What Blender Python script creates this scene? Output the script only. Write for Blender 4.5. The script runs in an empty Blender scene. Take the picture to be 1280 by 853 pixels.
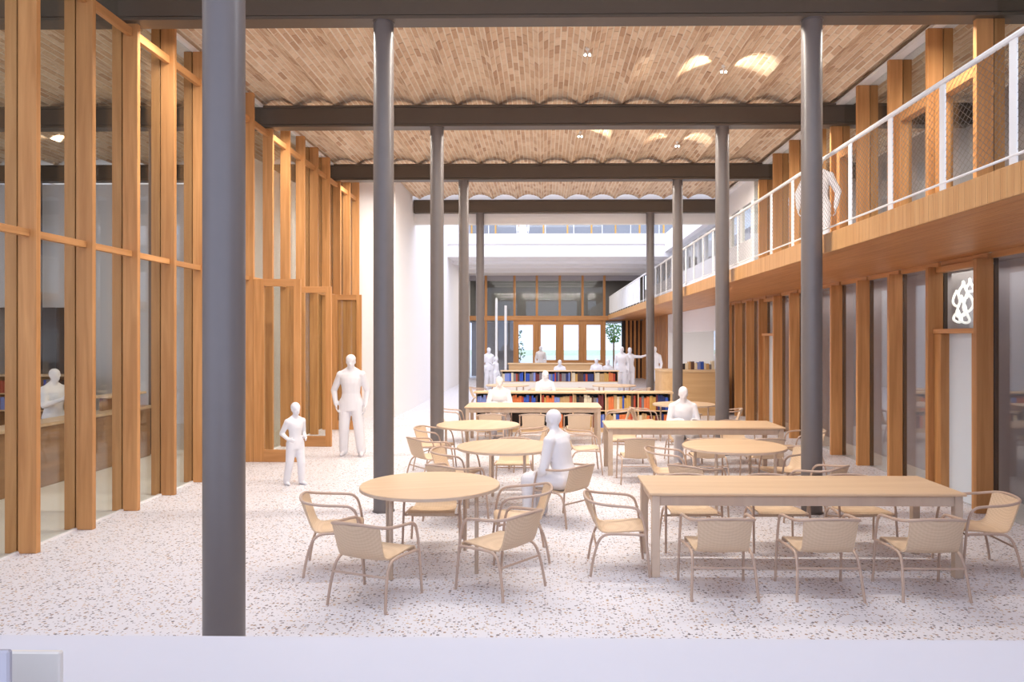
import bpy, bmesh, math, random
from mathutils import Vector, Matrix
import numpy as np

random.seed(7)
PI = math.pi
sc = bpy.context.scene
COL = sc.collection

# ------------------------------------------------------------------ camera
HC = 2.05                 # eye height
FPX = 930.0               # focal length in pixels of the 1280x853 frame
YAW = math.atan(0.0137)   # a hair to the left of the nave axis
cam_d = bpy.data.cameras.new('camera')
cam = bpy.data.objects.new('camera', cam_d)
COL.objects.link(cam)
cam.location = (0, 0, HC)
cam.rotation_euler = (PI / 2, 0, YAW)
cam_d.sensor_fit = 'HORIZONTAL'
cam_d.sensor_width = 36.0
cam_d.lens = FPX / 1280 * 36.0
cam_d.shift_x = -(667.4 - 640) / 1280
cam_d.shift_y = (424 - 426.5) / 1280
cam_d.clip_end = 300
sc.camera = cam

# ------------------------------------------------------------------ sky, exposure
w = bpy.data.worlds.new('sky')
sc.world = w
w.use_nodes = True
w.node_tree.nodes['Background'].inputs['Color'].default_value = (0.66, 0.75, 1.0, 1)
w.node_tree.nodes['Background'].inputs['Strength'].default_value = 2.0
sc.view_settings.view_transform = 'Standard'
sc.view_settings.look = 'None'
sc.view_settings.gamma = 1.0
sc.view_settings.use_curve_mapping = False
sc.view_settings.exposure = 0.12

BAY = 4.415
ZB = 5.81                 # underside of the beams
ZT = 6.19                 # top of the beams, springing of the vaults
WARM = (1.0, 0.93, 0.84)


def area(name, loc, sx, sy, power, color=WARM, rot=(0, 0, 0)):
    d = bpy.data.lights.new(name, 'AREA')
    d.shape = 'RECTANGLE'
    d.size = sx
    d.size_y = sy
    d.energy = power
    d.color = color
    o = bpy.data.objects.new(name, d)
    COL.objects.link(o)
    o.location = loc
    o.rotation_euler = rot
    return o


LIGHT_NAVE = 440
area('beam_fill', (0.1, BAY + 0.25, ZB + 0.13), 9.4, 0.16, 170, (0.88, 0.92, 1.0))  # unseen cool fill, added to brighten the foreground like daylight
for i in range(2, 5):     # fill lamps added for the nave, kept out of sight behind each beam
    area('beam_fill', (0.1, BAY * i + 0.25, ZB + 0.13), 9.4, 0.16, LIGHT_NAVE)
for i in range(1, 4):     # hidden fill added likewise to the side room behind the left glass wall
    area('side_room_fill', (-9.0, BAY * i + 0.25, ZB + 0.13), 7.0, 0.16, 36)
for i in range(1, 5):     # rooms behind the right glass wall, below and above
    area('right_room_light', (5.62, BAY * i + 1.2, 2.98), 0.4, 3.4, 13)
    area('right_gallery_light', (6.2, BAY * i + 1.2, 5.7), 0.9, 2.4, 26)
area('far_room_fill', (0.5, 41, 5.35), 6, 2, 110)  # added fill that lightens the grey room behind the far glass
area('skylight', (0.4, 27.0, 9.6), 7.0, 6.5, 420, (1.0, 0.97, 0.95))   # rooflight of the court
area('under_slab_light', (0.0, 34.5, 5.25), 6.0, 6.0, 230, (1.0, 0.95, 0.88))
area('recess_light', (6.4, 26.0, 3.0), 1.6, 5.0, 120, (1.0, 0.96, 0.9))


# ------------------------------------------------------------------ pixel helpers
def ray(px, py):
    u = (px - 667.4) / FPX
    v = (424 - py) / FPX
    c, s = math.cos(YAW), math.sin(YAW)
    return (-s + u * c, c + u * s, v)


def atz(px, py, z=0.0):
    d = ray(px, py)
    t = (z - HC) / d[2]
    return (d[0] * t, d[1] * t)


def aty(px, y, py=424):
    d = ray(px, py)
    t = y / d[1]
    return d[0] * t, HC + d[2] * t


# ------------------------------------------------------------------ materials
def newmat(name):
    m = bpy.data.materials.new(name)
    m.use_nodes = True
    nt = m.node_tree
    b = nt.nodes['Principled BSDF']
    return m, nt, b


def lin(c):
    return tuple((x / 255 / 12.92) if x / 255 <= 0.04045 else ((x / 255 + 0.055) / 1.055) ** 2.4 for x in c)


def rgba(c):
    return (*lin(c), 1)


def plain(name, col, rough=0.6, metal=0.0, noise=0.04, spec=0.5):
    m, nt, b = newmat(name)
    n = nt.nodes.new('ShaderNodeTexNoise')
    n.inputs['Scale'].default_value = 9
    n.inputs['Detail'].default_value = 4
    t = nt.nodes.new('ShaderNodeTexCoord')
    nt.links.new(t.outputs['Object'], n.inputs['Vector'])
    mx = nt.nodes.new('ShaderNodeMix')
    mx.data_type = 'RGBA'
    c = lin(col)
    mx.inputs['A'].default_value = (*[x * (1 - noise) for x in c], 1)
    mx.inputs['B'].default_value = (*[min(1, x * (1 + noise)) for x in c], 1)
    nt.links.new(n.outputs['Fac'], mx.inputs['Factor'])
    nt.links.new(mx.outputs['Result'], b.inputs['Base Color'])
    b.inputs['Roughness'].default_value = rough
    b.inputs['Metallic'].default_value = metal
    b.inputs['Specular IOR Level'].default_value = spec
    return m


def wood(name, c1, c2, axis='z', rough=0.45, scale=14.0, lines=0.0, spec=0.35):
    """long-grained timber; the grain runs along `axis`, each piece a little different"""
    m, nt, b = newmat(name)
    t = nt.nodes.new('ShaderNodeTexCoord')
    oi = nt.nodes.new('ShaderNodeObjectInfo')
    mp = nt.nodes.new('ShaderNodeMapping')
    s = [scale, scale, scale]
    s['xyz'.index(axis)] = scale * 0.06
    mp.inputs['Scale'].default_value = s
    ad = nt.nodes.new('ShaderNodeVectorMath')
    ad.operation = 'MULTIPLY_ADD'
    cm = nt.nodes.new('ShaderNodeCombineXYZ')
    for k in range(3):
        nt.links.new(oi.outputs['Random'], cm.inputs[k])
    ad.inputs[1].default_value = (37, 53, 71)
    nt.links.new(cm.outputs[0], ad.inputs[0])
    nt.links.new(t.outputs['Object'], mp.inputs['Vector'])
    nt.links.new(mp.outputs['Vector'], ad.inputs[2])
    n = nt.nodes.new('ShaderNodeTexNoise')
    n.inputs['Scale'].default_value = 1.0
    n.inputs['Detail'].default_value = 6
    n.inputs['Distortion'].default_value = 0.6
    nt.links.new(ad.outputs[0], n.inputs['Vector'])
    rp = nt.nodes.new('ShaderNodeValToRGB')
    rp.color_ramp.elements[0].position = 0.3
    rp.color_ramp.elements[1].position = 0.72
    rp.color_ramp.elements[0].color = rgba(c1)
    rp.color_ramp.elements[1].color = rgba(c2)
    nt.links.new(n.outputs['Fac'], rp.inputs['Fac'])
    # piece to piece variation
    hs = nt.nodes.new('ShaderNodeHueSaturation')
    mr = nt.nodes.new('ShaderNodeMapRange')
    mr.inputs['To Min'].default_value = 0.88
    mr.inputs['To Max'].default_value = 1.1
    nt.links.new(oi.outputs['Random'], mr.inputs['Value'])
    nt.links.new(mr.outputs[0], hs.inputs['Value'])
    nt.links.new(rp.outputs['Color'], hs.inputs['Color'])
    nt.links.new(hs.outputs['Color'], b.inputs['Base Color'])
    bp = nt.nodes.new('ShaderNodeBump')
    bp.inputs['Strength'].default_value = 0.12
    bp.inputs['Distance'].default_value = 0.01
    nt.links.new(n.outputs['Fac'], bp.inputs['Height'])
    if lines:
        wv = nt.nodes.new('ShaderNodeTexWave')
        wv.bands_direction = {'x': 'X', 'y': 'Y', 'z': 'Z'}['y' if axis == 'z' else 'x']
        wv.inputs['Scale'].default_value = lines
        nt.links.new(t.outputs['Object'], wv.inputs['Vector'])
        r2 = nt.nodes.new('ShaderNodeValToRGB')
        r2.color_ramp.elements[0].position = 0.0
        r2.color_ramp.elements[1].position = 0.12
        nt.links.new(wv.outputs['Fac'], r2.inputs['Fac'])
        b2 = nt.nodes.new('ShaderNodeBump')
        b2.inputs['Strength'].default_value = 0.5
        b2.inputs['Distance'].default_value = 0.01
        nt.links.new(r2.outputs['Color'], b2.inputs['Height'])
        nt.links.new(bp.outputs['Normal'], b2.inputs['Normal'])
        nt.links.new(b2.outputs['Normal'], b.inputs['Normal'])
    else:
        nt.links.new(bp.outputs['Normal'], b.inputs['Normal'])
    b.inputs['Roughness'].default_value = rough
    b.inputs['Specular IOR Level'].default_value = spec
    return m


def glassmat(name, tint=(1, 1, 1), refl=1.0):
    m, nt, b = newmat(name)
    nt.nodes.remove(b)
    tr = nt.nodes.new('ShaderNodeBsdfTransparent')
    tr.inputs['Color'].default_value = (*tint, 1)
    gl = nt.nodes.new('ShaderNodeBsdfGlossy')
    gl.inputs['Roughness'].default_value = 0.01
    fr = nt.nodes.new('ShaderNodeLayerWeight')      # Schlick's curve, the same on both faces of a pane
    fr.inputs['Blend'].default_value = 0.5
    pw = nt.nodes.new('ShaderNodeMath')
    pw.operation = 'POWER'
    pw.inputs[1].default_value = 5.0
    nt.links.new(fr.outputs['Facing'], pw.inputs[0])
    mu = nt.nodes.new('ShaderNodeMath')
    mu.operation = 'MULTIPLY_ADD'
    mu.inputs[1].default_value = 0.96 * refl
    mu.inputs[2].default_value = 0.04 * refl
    mu.use_clamp = True
    nt.links.new(pw.outputs[0], mu.inputs[0])
    mx = nt.nodes.new('ShaderNodeMixShader')
    nt.links.new(mu.outputs[0], mx.inputs['Fac'])
    nt.links.new(tr.outputs[0], mx.inputs[1])
    nt.links.new(gl.outputs[0], mx.inputs[2])
    nt.links.new(mx.outputs[0], nt.nodes['Material Output'].inputs['Surface'])
    return m


def emit(name, col, strength):
    m, nt, b = newmat(name)
    b.inputs['Base Color'].default_value = (*col, 1)
    b.inputs['Emission Color'].default_value = (*col, 1)
    b.inputs['Emission Strength'].default_value = strength
    return m


def terrazzo():
    m, nt, b = newmat('terrazzo')
    t = nt.nodes.new('ShaderNodeTexCoord')
    cur = None
    base = nt.nodes.new('ShaderNodeRGB')
    base.outputs[0].default_value = rgba((221, 219, 225))
    cur = base.outputs[0]
    for sc_, thr, dens in ((27, 0.32, 0.52), (48, 0.33, 0.55)):
        v = nt.nodes.new('ShaderNodeTexVoronoi')
        v.inputs['Scale'].default_value = sc_
        nt.links.new(t.outputs['Object'], v.inputs['Vector'])
        sp = nt.nodes.new('ShaderNodeSeparateColor')
        nt.links.new(v.outputs['Color'], sp.inputs[0])
        lt = nt.nodes.new('ShaderNodeMath')
        lt.operation = 'LESS_THAN'
        lt.inputs[1].default_value = thr
        nt.links.new(v.outputs['Distance'], lt.inputs[0])
        l2 = nt.nodes.new('ShaderNodeMath')
        l2.operation = 'LESS_THAN'
        l2.inputs[1].default_value = dens
        nt.links.new(sp.outputs[0], l2.inputs[0])
        mu = nt.nodes.new('ShaderNodeMath')
        mu.operation = 'MULTIPLY'
        nt.links.new(lt.outputs[0], mu.inputs[0])
        nt.links.new(l2.outputs[0], mu.inputs[1])
        rp = nt.nodes.new('ShaderNodeValToRGB')
        rp.color_ramp.interpolation = 'CONSTANT'
        els = rp.color_ramp.elements
        cols = [(150, 118, 96), (120, 112, 116), (196, 168, 140), (172, 166, 170), (92, 84, 88), (205, 188, 172)]
        els[0].position = 0
        els[0].color = rgba(cols[0])
        els[1].position = 1 / 6
        els[1].color = rgba(cols[1])
        for i in range(2, 6):
            e = els.new(i / 6)
            e.color = rgba(cols[i])
        nt.links.new(sp.outputs[1], rp.inputs['Fac'])
        mx = nt.nodes.new('ShaderNodeMix')
        mx.data_type = 'RGBA'
        nt.links.new(mu.outputs[0], mx.inputs['Factor'])
        nt.links.new(cur, mx.inputs['A'])
        nt.links.new(rp.outputs['Color'], mx.inputs['B'])
        cur = mx.outputs['Result']
    nt.links.new(cur, b.inputs['Base Color'])
    b.inputs['Roughness'].default_value = 0.38
    b.inputs['Specular IOR Level'].default_value = 0.35
    return m


def brickmat():
    m, nt, b = newmat('vault_brick')
    oi = nt.nodes.new('ShaderNodeObjectInfo')
    ge = nt.nodes.new('ShaderNodeNewGeometry')
    ad = nt.nodes.new('ShaderNodeMath')
    ad.operation = 'ADD'
    nt.links.new(oi.outputs['Random'], ad.inputs[0])
    nt.links.new(ge.outputs['Random Per Island'], ad.inputs[1])
    fr = nt.nodes.new('ShaderNodeMath')
    fr.operation = 'FRACT'
    nt.links.new(ad.outputs[0], fr.inputs[0])
    rp = nt.nodes.new('ShaderNodeValToRGB')
    els = rp.color_ramp.elements
    els[0].position = 0
    els[0].color = rgba((194, 158, 128))
    els[1].position = 0.18
    els[1].color = rgba((214, 182, 151))
    for p, c in ((0.5, (224, 196, 165)), (0.8, (231, 206, 177)), (1.0, (235, 212, 185))):
        e = els.new(p)
        e.color = rgba(c)
    nt.links.new(fr.outputs[0], rp.inputs['Fac'])
    t = nt.nodes.new('ShaderNodeTexCoord')
    n = nt.nodes.new('ShaderNodeTexNoise')
    n.inputs['Scale'].default_value = 22
    n.inputs['Detail'].default_value = 5
    nt.links.new(ge.outputs['Position'], n.inputs['Vector'])
    mx = nt.nodes.new('ShaderNodeMix')
    mx.data_type = 'RGBA'
    mx.blend_type = 'MULTIPLY'
    mx.inputs['Factor'].default_value = 0.22
    nt.links.new(rp.outputs['Color'], mx.inputs['A'])
    r2 = nt.nodes.new('ShaderNodeValToRGB')
    r2.color_ramp.elements[0].position = 0.3
    r2.color_ramp.elements[0].color = (0.55, 0.5, 0.45, 1)
    r2.color_ramp.elements[1].position = 0.65
    nt.links.new(n.outputs['Fac'], r2.inputs['Fac'])
    nt.links.new(r2.outputs['Color'], mx.inputs['B'])
    nt.links.new(mx.outputs['Result'], b.inputs['Base Color'])
    bp = nt.nodes.new('ShaderNodeBump')
    bp.inputs['Strength'].default_value = 0.3
    bp.inputs['Distance'].default_value = 0.01
    nt.links.new(n.outputs['Fac'], bp.inputs['Height'])
    nt.links.new(bp.outputs['Normal'], b.inputs['Normal'])
    b.inputs['Roughness'].default_value = 0.85
    return m


def rattan(name, c1, c2):
    m, nt, b = newmat(name)
    t = nt.nodes.new('ShaderNodeTexCoord')
    hs = []
    for d, s in (('Z', 60), ('X', 24), ('Y', 60)):
        wv = nt.nodes.new('ShaderNodeTexWave')
        wv.bands_direction = d
        wv.inputs['Scale'].default_value = s / 6.28 * 3
        wv.inputs['Distortion'].default_value = 0.6
        wv.inputs['Detail'].default_value = 1
        nt.links.new(t.outputs['Object'], wv.inputs['Vector'])
        hs.append(wv)
    a = nt.nodes.new('ShaderNodeMath')
    a.operation = 'ADD'
    nt.links.new(hs[0].outputs['Fac'], a.inputs[0])
    nt.links.new(hs[2].outputs['Fac'], a.inputs[1])
    a2 = nt.nodes.new('ShaderNodeMath')
    a2.operation = 'MULTIPLY_ADD'
    nt.links.new(hs[1].outputs['Fac'], a2.inputs[0])
    a2.inputs[1].default_value = 0.4
    nt.links.new(a.outputs[0], a2.inputs[2])
    mr = nt.nodes.new('ShaderNodeMapRange')
    mr.inputs['From Max'].default_value = 2.4
    nt.links.new(a2.outputs[0], mr.inputs['Value'])
    mx = nt.nodes.new('ShaderNodeMix')
    mx.data_type = 'RGBA'
    mx.inputs['A'].default_value = rgba(c1)
    mx.inputs['B'].default_value = rgba(c2)
    nt.links.new(mr.outputs[0], mx.inputs['Factor'])
    nt.links.new(mx.outputs['Result'], b.inputs['Base Color'])
    bp = nt.nodes.new('ShaderNodeBump')
    bp.inputs['Strength'].default_value = 0.35
    bp.inputs['Distance'].default_value = 0.004
    nt.links.new(mr.outputs[0], bp.inputs['Height'])
    nt.links.new(bp.outputs['Normal'], b.inputs['Normal'])
    b.inputs['Roughness'].default_value = 0.55
    return m


M = dict(
    fin=wood('oak_fin', (182, 126, 74), (210, 154, 98), 'z'),
    rail=wood('oak_rail', (186, 130, 78), (210, 154, 100), 'y'),
    railx=wood('oak_rail_cross', (186, 130, 78), (210, 154, 100), 'x'),
    fascia=wood('fascia_boards', (198, 146, 94), (218, 170, 116), 'z', lines=4.0),
    soffit=wood('soffit_boards', (190, 128, 76), (212, 152, 96), 'y', lines=2.6),
    table=wood('pale_table_wood', (206, 174, 140), (217, 188, 155), 'x', rough=0.4, scale=9),
    tedge=wood('greyed_table_legs', (196, 172, 152), (208, 186, 164), 'z', rough=0.5, scale=9),
    shelf=wood('pale_shelf_wood', (212, 178, 136), (224, 194, 154), 'x', rough=0.45, scale=9),
    desk=wood('pale_desk_wood', (206, 166, 118), (222, 184, 136), 'x', rough=0.45, scale=9),
    brown=wood('brown_counter_wood', (140, 104, 74), (166, 126, 92), 'y', rough=0.4, scale=9),
    rattan=rattan('woven_rattan', (206, 178, 148), (224, 198, 168)),
    tube=plain('tan_tube', (190, 164, 146), 0.4, 0.0, 0.05),
    steel=plain('grey_brown_painted_steel', (112, 104, 101), 0.36, 0.0, 0.05),
    beam=plain('dark_painted_steel', (94, 82, 70), 0.45, 0.0, 0.05),
    white=plain('white_plaster', (240, 237, 236), 0.7, 0, 0.015),
    whitegl=plain('white_lacquer', (244, 244, 243), 0.35, 0, 0.01),
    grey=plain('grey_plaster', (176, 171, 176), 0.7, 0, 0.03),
    midgrey=plain('grey_panel', (128, 124, 122), 0.6, 0, 0.03),
    dark=plain('dark_frame', (48, 44, 42), 0.5, 0, 0.03),
    cream=plain('cream_floor', (232, 224, 212), 0.45, 0, 0.015),
    mortar=plain('lime_mortar', (236, 224, 206), 0.9, 0, 0.05),
    person=plain('pale_figure', (232, 229, 231), 0.8, 0, 0.0, 0.1),
    ledge=plain('white_ledge', (216, 215, 222), 0.5, 0, 0.01),
    glass=glassmat('clear_glass', (0.93, 0.95, 0.94)),
    glassr=glassmat('reflective_glass', (0.90, 0.91, 0.93), 1.6),
    frost=plain('frosted_panel', (214, 222, 230), 0.3, 0, 0.01),
    terrazzo=terrazzo(), brick=brickmat(),
    grass=plain('grass', (206, 222, 186), 0.9, 0, 0.1),
    pave=plain('pale_paving', (220, 220, 215), 0.8, 0, 0.05),
    leaf=plain('green_leaves', (88, 148, 52), 0.6, 0, 0.3),
    amber=wood('amber_mullion', (214, 160, 80), (230, 180, 100), 'z'),
    pages=plain('book_pages', (236, 226, 204), 0.8, 0, 0.05),
    lamp=emit('lamp_glow', (1.0, 0.93, 0.82), 14.0),
    coral=emit('coral_glow', (1.0, 0.98, 0.95), 0.8),
    wire=plain('steel_wire', (128, 120, 112), 0.4, 0.3, 0.02),
)
BOOKCOL = {
    'cobalt blue': (48, 84, 178), 'navy blue': (40, 50, 104), 'brick red': (176, 70, 48), 'orange': (220, 120, 66),
    'tan': (196, 160, 112), 'dark brown': (88, 62, 50), 'cream': (226, 212, 184), 'lavender blue': (128, 144, 204),
    'grey': (132, 126, 128), 'ochre': (198, 156, 84), 'maroon': (112, 46, 46), 'black': (40, 38, 42)}
BM = {k: plain('book_' + k.replace(' ', '_'), v, 0.6, 0, 0.08) for k, v in BOOKCOL.items()}


# ------------------------------------------------------------------ mesh helpers
class MB:
    def __init__(s):
        s.v = []
        s.f = []
        s.mi = []

    def add(s, vs, fs, mi=0):
        n = len(s.v)
        s.v += [tuple(p) for p in vs]
        s.f += [tuple(i + n for i in f) for f in fs]
        s.mi += [mi] * len(fs)
        return s

    def box(s, x0, x1, y0, y1, z0, z1, mi=0):
        vs = [(x0, y0, z0), (x1, y0, z0), (x1, y1, z0), (x0, y1, z0), (x0, y0, z1), (x1, y0, z1), (x1, y1, z1), (x0, y1, z1)]
        fs = [(3, 2, 1, 0), (4, 5, 6, 7), (0, 1, 5, 4), (1, 2, 6, 5), (2, 3, 7, 6), (3, 0, 4, 7)]
        return s.add(vs, fs, mi)

    def cbox(s, x0, x1, y0, y1, z0, z1, c=0.004, mi=0):
        """box with all twelve edges chamfered"""
        vs = []
        idx = {}
        for a, (X, Xi) in enumerate(((x0, x0 + c), (x1, x1 - c))):
            for b_, (Y, Yi) in enumerate(((y0, y0 + c), (y1, y1 - c))):
                for d, (Z, Zi) in enumerate(((z0, z0 + c), (z1, z1 - c))):
                    for ax, p in enumerate(((X, Yi, Zi), (Xi, Y, Zi), (Xi, Yi, Z))):
                        idx[(a, b_, d, ax)] = len(vs)
                        vs.append(p)
        I = lambda a, b_, d, ax: idx[(a, b_, d, ax)]
        fs = []
        for a in (0, 1):
            q = [I(a, 0, 0, 0), I(a, 1, 0, 0), I(a, 1, 1, 0), I(a, 0, 1, 0)]
            fs.append(q if a else q[::-1])
            q = [I(0, a, 0, 1), I(1, a, 0, 1), I(1, a, 1, 1), I(0, a, 1, 1)]
            fs.append(q[::-1] if a else q)
            q = [I(0, 0, a, 2), I(1, 0, a, 2), I(1, 1, a, 2), I(0, 1, a, 2)]
            fs.append(q if a else q[::-1])
        for a in (0, 1):
            for b_ in (0, 1):
                fs.append([I(a, b_, 0, 0), I(a, b_, 1, 0), I(a, b_, 1, 1), I(a, b_, 0, 1)])
                fs.append([I(a, 0, b_, 0), I(a, 1, b_, 0), I(a, 1, b_, 2), I(a, 0, b_, 2)])
                fs.append([I(0, a, b_, 1), I(1, a, b_, 1), I(1, a, b_, 2), I(0, a, b_, 2)])
        for a in (0, 1):
            for b_ in (0, 1):
                for d in (0, 1):
                    fs.append([I(a, b_, d, 0), I(a, b_, d, 1), I(a, b_, d, 2)])
        return s.add(vs, fs, mi)

    def tube(s, pts, r, n=8, mi=0, caps=True, closed=False):
        pts = [Vector(p) for p in pts]
        rs = r if isinstance(r, (list, tuple)) else [r] * len(pts)
        L = len(pts)
        vs = []
        up = None
        for i, p in enumerate(pts):
            if closed:
                t = pts[(i + 1) % L] - pts[i - 1]
            else:
                t = pts[min(i + 1, L - 1)] - pts[max(i - 1, 0)]
            t.normalize()
            if up is None:
                up = Vector((0, 0, 1)) if abs(t.z) < 0.9 else Vector((0, 1, 0))
            a = t.cross(up)
            if a.length < 1e-4:
                a = t.cross(Vector((1, 0, 0)))
            a.normalize()
            b_ = a.cross(t)
            up = b_
            for k in range(n):
                th = 2 * PI * k / n
                vs.append(p + (a * math.cos(th) + b_ * math.sin(th)) * rs[i])
        fs = []
        for i in range(L if closed else L - 1):
            j = (i + 1) % L
            for k in range(n):
                fs.append((i * n + k, i * n + (k + 1) % n, j * n + (k + 1) % n, j * n + k))
        if caps and not closed:
            fs.append(tuple(range(n))[::-1])
            fs.append(tuple((L - 1) * n + k for k in range(n)))
        return s.add(vs, fs, mi)

    def prism(s, poly, z0, z1, mi=0, c=0.0):
        """vertical extrusion of a ccw outline, top edge optionally chamfered"""
        n = len(poly)
        vs = [(x, y, z0) for x, y in poly]
        if c:
            cx = sum(p[0] for p in poly) / n
            cy = sum(p[1] for p in poly) / n
            vs += [(x, y, z1 - c) for x, y in poly]
            rr = []
            for x, y in poly:
                d = math.hypot(x - cx, y - cy)
                k = (d - c) / d
                rr.append((cx + (x - cx) * k, cy + (y - cy) * k, z1))
            vs += rr
            L = 3
        else:
            vs += [(x, y, z1) for x, y in poly]
            L = 2
        fs = [tuple(range(n))[::-1], tuple((L - 1) * n + k for k in range(n))]
        for i in range(L - 1):
            for k in range(n):
                fs.append((i * n + k, i * n + (k + 1) % n, (i + 1) * n + (k + 1) % n, (i + 1) * n + k))
        return s.add(vs, fs, mi)

    def ball(s, c, r, nu=12, nv=8, mi=0, rot=None):
        """ellipsoid, r a number or three"""
        if not isinstance(r, (tuple, list)):
            r = (r, r, r)
        vs = [Vector((0, 0, -r[2]))]
        for j in range(1, nv):
            ph = -PI / 2 + PI * j / nv
            for i in range(nu):
                th = 2 * PI * i / nu
                vs.append(Vector((r[0] * math.cos(ph) * math.cos(th), r[1] * math.cos(ph) * math.sin(th), r[2] * math.sin(ph))))
        vs.append(Vector((0, 0, r[2])))
        if rot is not None:
            vs = [rot @ v for v in vs]
        vs = [v + Vector(c) for v in vs]
        fs = []
        for i in range(nu):
            fs.append((0, 1 + (i + 1) % nu, 1 + i))
            fs.append((len(vs) - 1, 1 + (nv - 2) * nu + i, 1 + (nv - 2) * nu + (i + 1) % nu))
        for j in range(nv - 2):
            for i in range(nu):
                a = 1 + j * nu + i
                b_ = 1 + j * nu + (i + 1) % nu
                fs.append((a, b_, b_ + nu, a + nu))
        return s.add(vs, fs, mi)

    def mesh(s, name, mats, smooth=False):
        me = bpy.data.meshes.new(name)
        me.from_pydata(s.v, [], s.f)
        for m in (mats if isinstance(mats, (list, tuple)) else [mats]):
            me.materials.append(m)
        if any(s.mi):
            me.polygons.foreach_set('material_index', s.mi)
        if smooth:
            me.polygons.foreach_set('use_smooth', [True] * len(me.polygons))
            try:
                me.set_sharp_from_angle(angle=math.radians(40))
            except Exception:
                pass
        me.update()
        return me

    def build(s, name, mats, parent=None, loc=(0, 0, 0), rotz=0.0, smooth=False):
        return link(name, s.mesh(name, mats, smooth), parent, loc, rotz)


def link(name, me, parent=None, loc=(0, 0, 0), rotz=0.0):
    o = bpy.data.objects.new(name, me)
    COL.objects.link(o)
    o.location = loc
    o.rotation_euler = (0, 0, rotz)
    if parent is not None:
        o.parent = parent
    return o


def tag(o, label=None, cat=None, group=None, kind=None):
    if label:
        o['label'] = label
    if cat:
        o['category'] = cat
    if group:
        o['group'] = group
    if kind:
        o['kind'] = kind
    return o


def thing(name, label, cat, loc=(0, 0, 0), rotz=0.0, group=None):
    o = link(name, None, None, loc, rotz)
    return tag(o, label, cat, group)


def struct(name, mb=None, mats=None, smooth=False):
    o = link(name, mb.mesh(name, mats, smooth) if mb else None)
    o['kind'] = 'structure'
    return o


def dup(root, loc, rotz, label, group=None):
    r = root.copy()
    COL.objects.link(r)
    r.location = loc
    r.rotation_euler = (0, 0, rotz)
    r['label'] = label
    if group:
        r['group'] = group
    for ch in list(root.children):
        c = ch.copy()
        COL.objects.link(c)
        c.parent = r
        for g in list(ch.children):
            d = g.copy()
            COL.objects.link(d)
            d.parent = c
    return r


def smooth_path(pts, k=5):
    """Catmull-Rom through the points"""
    P = [Vector(p) for p in pts]
    out = []
    for i in range(len(P) - 1):
        p0 = P[max(i - 1, 0)]
        p1, p2 = P[i], P[i + 1]
        p3 = P[min(i + 2, len(P) - 1)]
        for j in range(k):
            t = j / k
            out.append(0.5 * ((2 * p1) + (p2 - p0) * t + (2 * p0 - 5 * p1 + 4 * p2 - p3) * t * t + (3 * p1 - p0 - 3 * p2 + p3) * t ** 3))
    out.append(P[-1])
    return out


def ordinal(n):
    suf = 'th' if 10 <= n % 100 <= 20 else {1: 'st', 2: 'nd', 3: 'rd'}.get(n % 10, 'th')
    return f'{n}{suf}'


XL, XLI = -4.85, -5.03      # nave edge of the left fins, line of the left glass
XR, XRI = 5.07, 5.27        # the same on the right
Y_END_L = 22 * BAY / 5      # end of the timber wall on the left (19.4)

# ================================================================== SETTING
# ---- floors
struct('floor', MB().box(XLI, XRI, -7, 39.2, -0.2, 0), M['terrazzo'])
struct('floor', MB().box(-13.6, XLI, -7, 21.0, -0.2, -0.002), M['cream'])
struct('floor', MB().box(XRI, 8.2, -7, 39.2, -0.2, -0.002), M['cream'])
struct('floor', MB().box(XRI, 8.2, -2, 39.0, 3.07, 3.28), M['grey'])        # upper floor of the right rooms

# ---- brick vaults
PER = 5.07 / 7
X_CUSP = -0.08
RISE = 0.14
RAD = (PER * PER / 4 + RISE * RISE) / (2 * RISE)
HALF = math.asin(PER / 2 / RAD)
NROW = 9


def vault_shell(x0, x1, y0, y1):
    k0 = math.floor((x0 - X_CUSP) / PER)
    k1 = math.ceil((x1 - X_CUSP) / PER)
    mb = MB()
    NS = 12
    for k in range(k0, k1):
        xc = X_CUSP + (k + 0.5) * PER
        vs = []
        for i in range(NS + 1):
            a = -HALF + 2 * HALF * i / NS
            x = xc + RAD * math.sin(a)
            z = ZT + RISE - RAD + RAD * math.cos(a) + 0.014
            vs += [(x, y0, z), (x, y1, z), (x, y0, ZT + 0.3), (x, y1, ZT + 0.3)]
        fs = []
        for i in range(NS):
            a, b_ = i * 4, i * 4 + 4
            fs += [(a, a + 1, b_ + 1, b_), (a + 2, b_ + 2, b_ + 3, a + 3), (a, b_, b_ + 2, a + 2), (a + 1, a + 3, b_ + 3, b_ + 1)]
        mb.add(vs, fs)
    return mb, k0, k1


def brick_verts(w_, l_, t_):
    c = 0.004
    return [(-w_ / 2 + c, -l_ / 2 + c, -t_), (w_ / 2 - c, -l_ / 2 + c, -t_), (w_ / 2 - c, l_ / 2 - c, -t_), (-w_ / 2 + c, l_ / 2 - c, -t_),
            (-w_ / 2, -l_ / 2, 0.006), (w_ / 2, -l_ / 2, 0.006), (w_ / 2, l_ / 2, 0.006), (-w_ / 2, l_ / 2, 0.006)]


BF = [(3, 2, 1, 0), (0, 1, 5, 4), (1, 2, 6, 5), (2, 3, 7, 6), (3, 0, 4, 7)]
ARC = 2 * HALF * RAD / NROW
NC = 15
BL = BAY / NC
brick_me = None
n_single = 0


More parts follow.
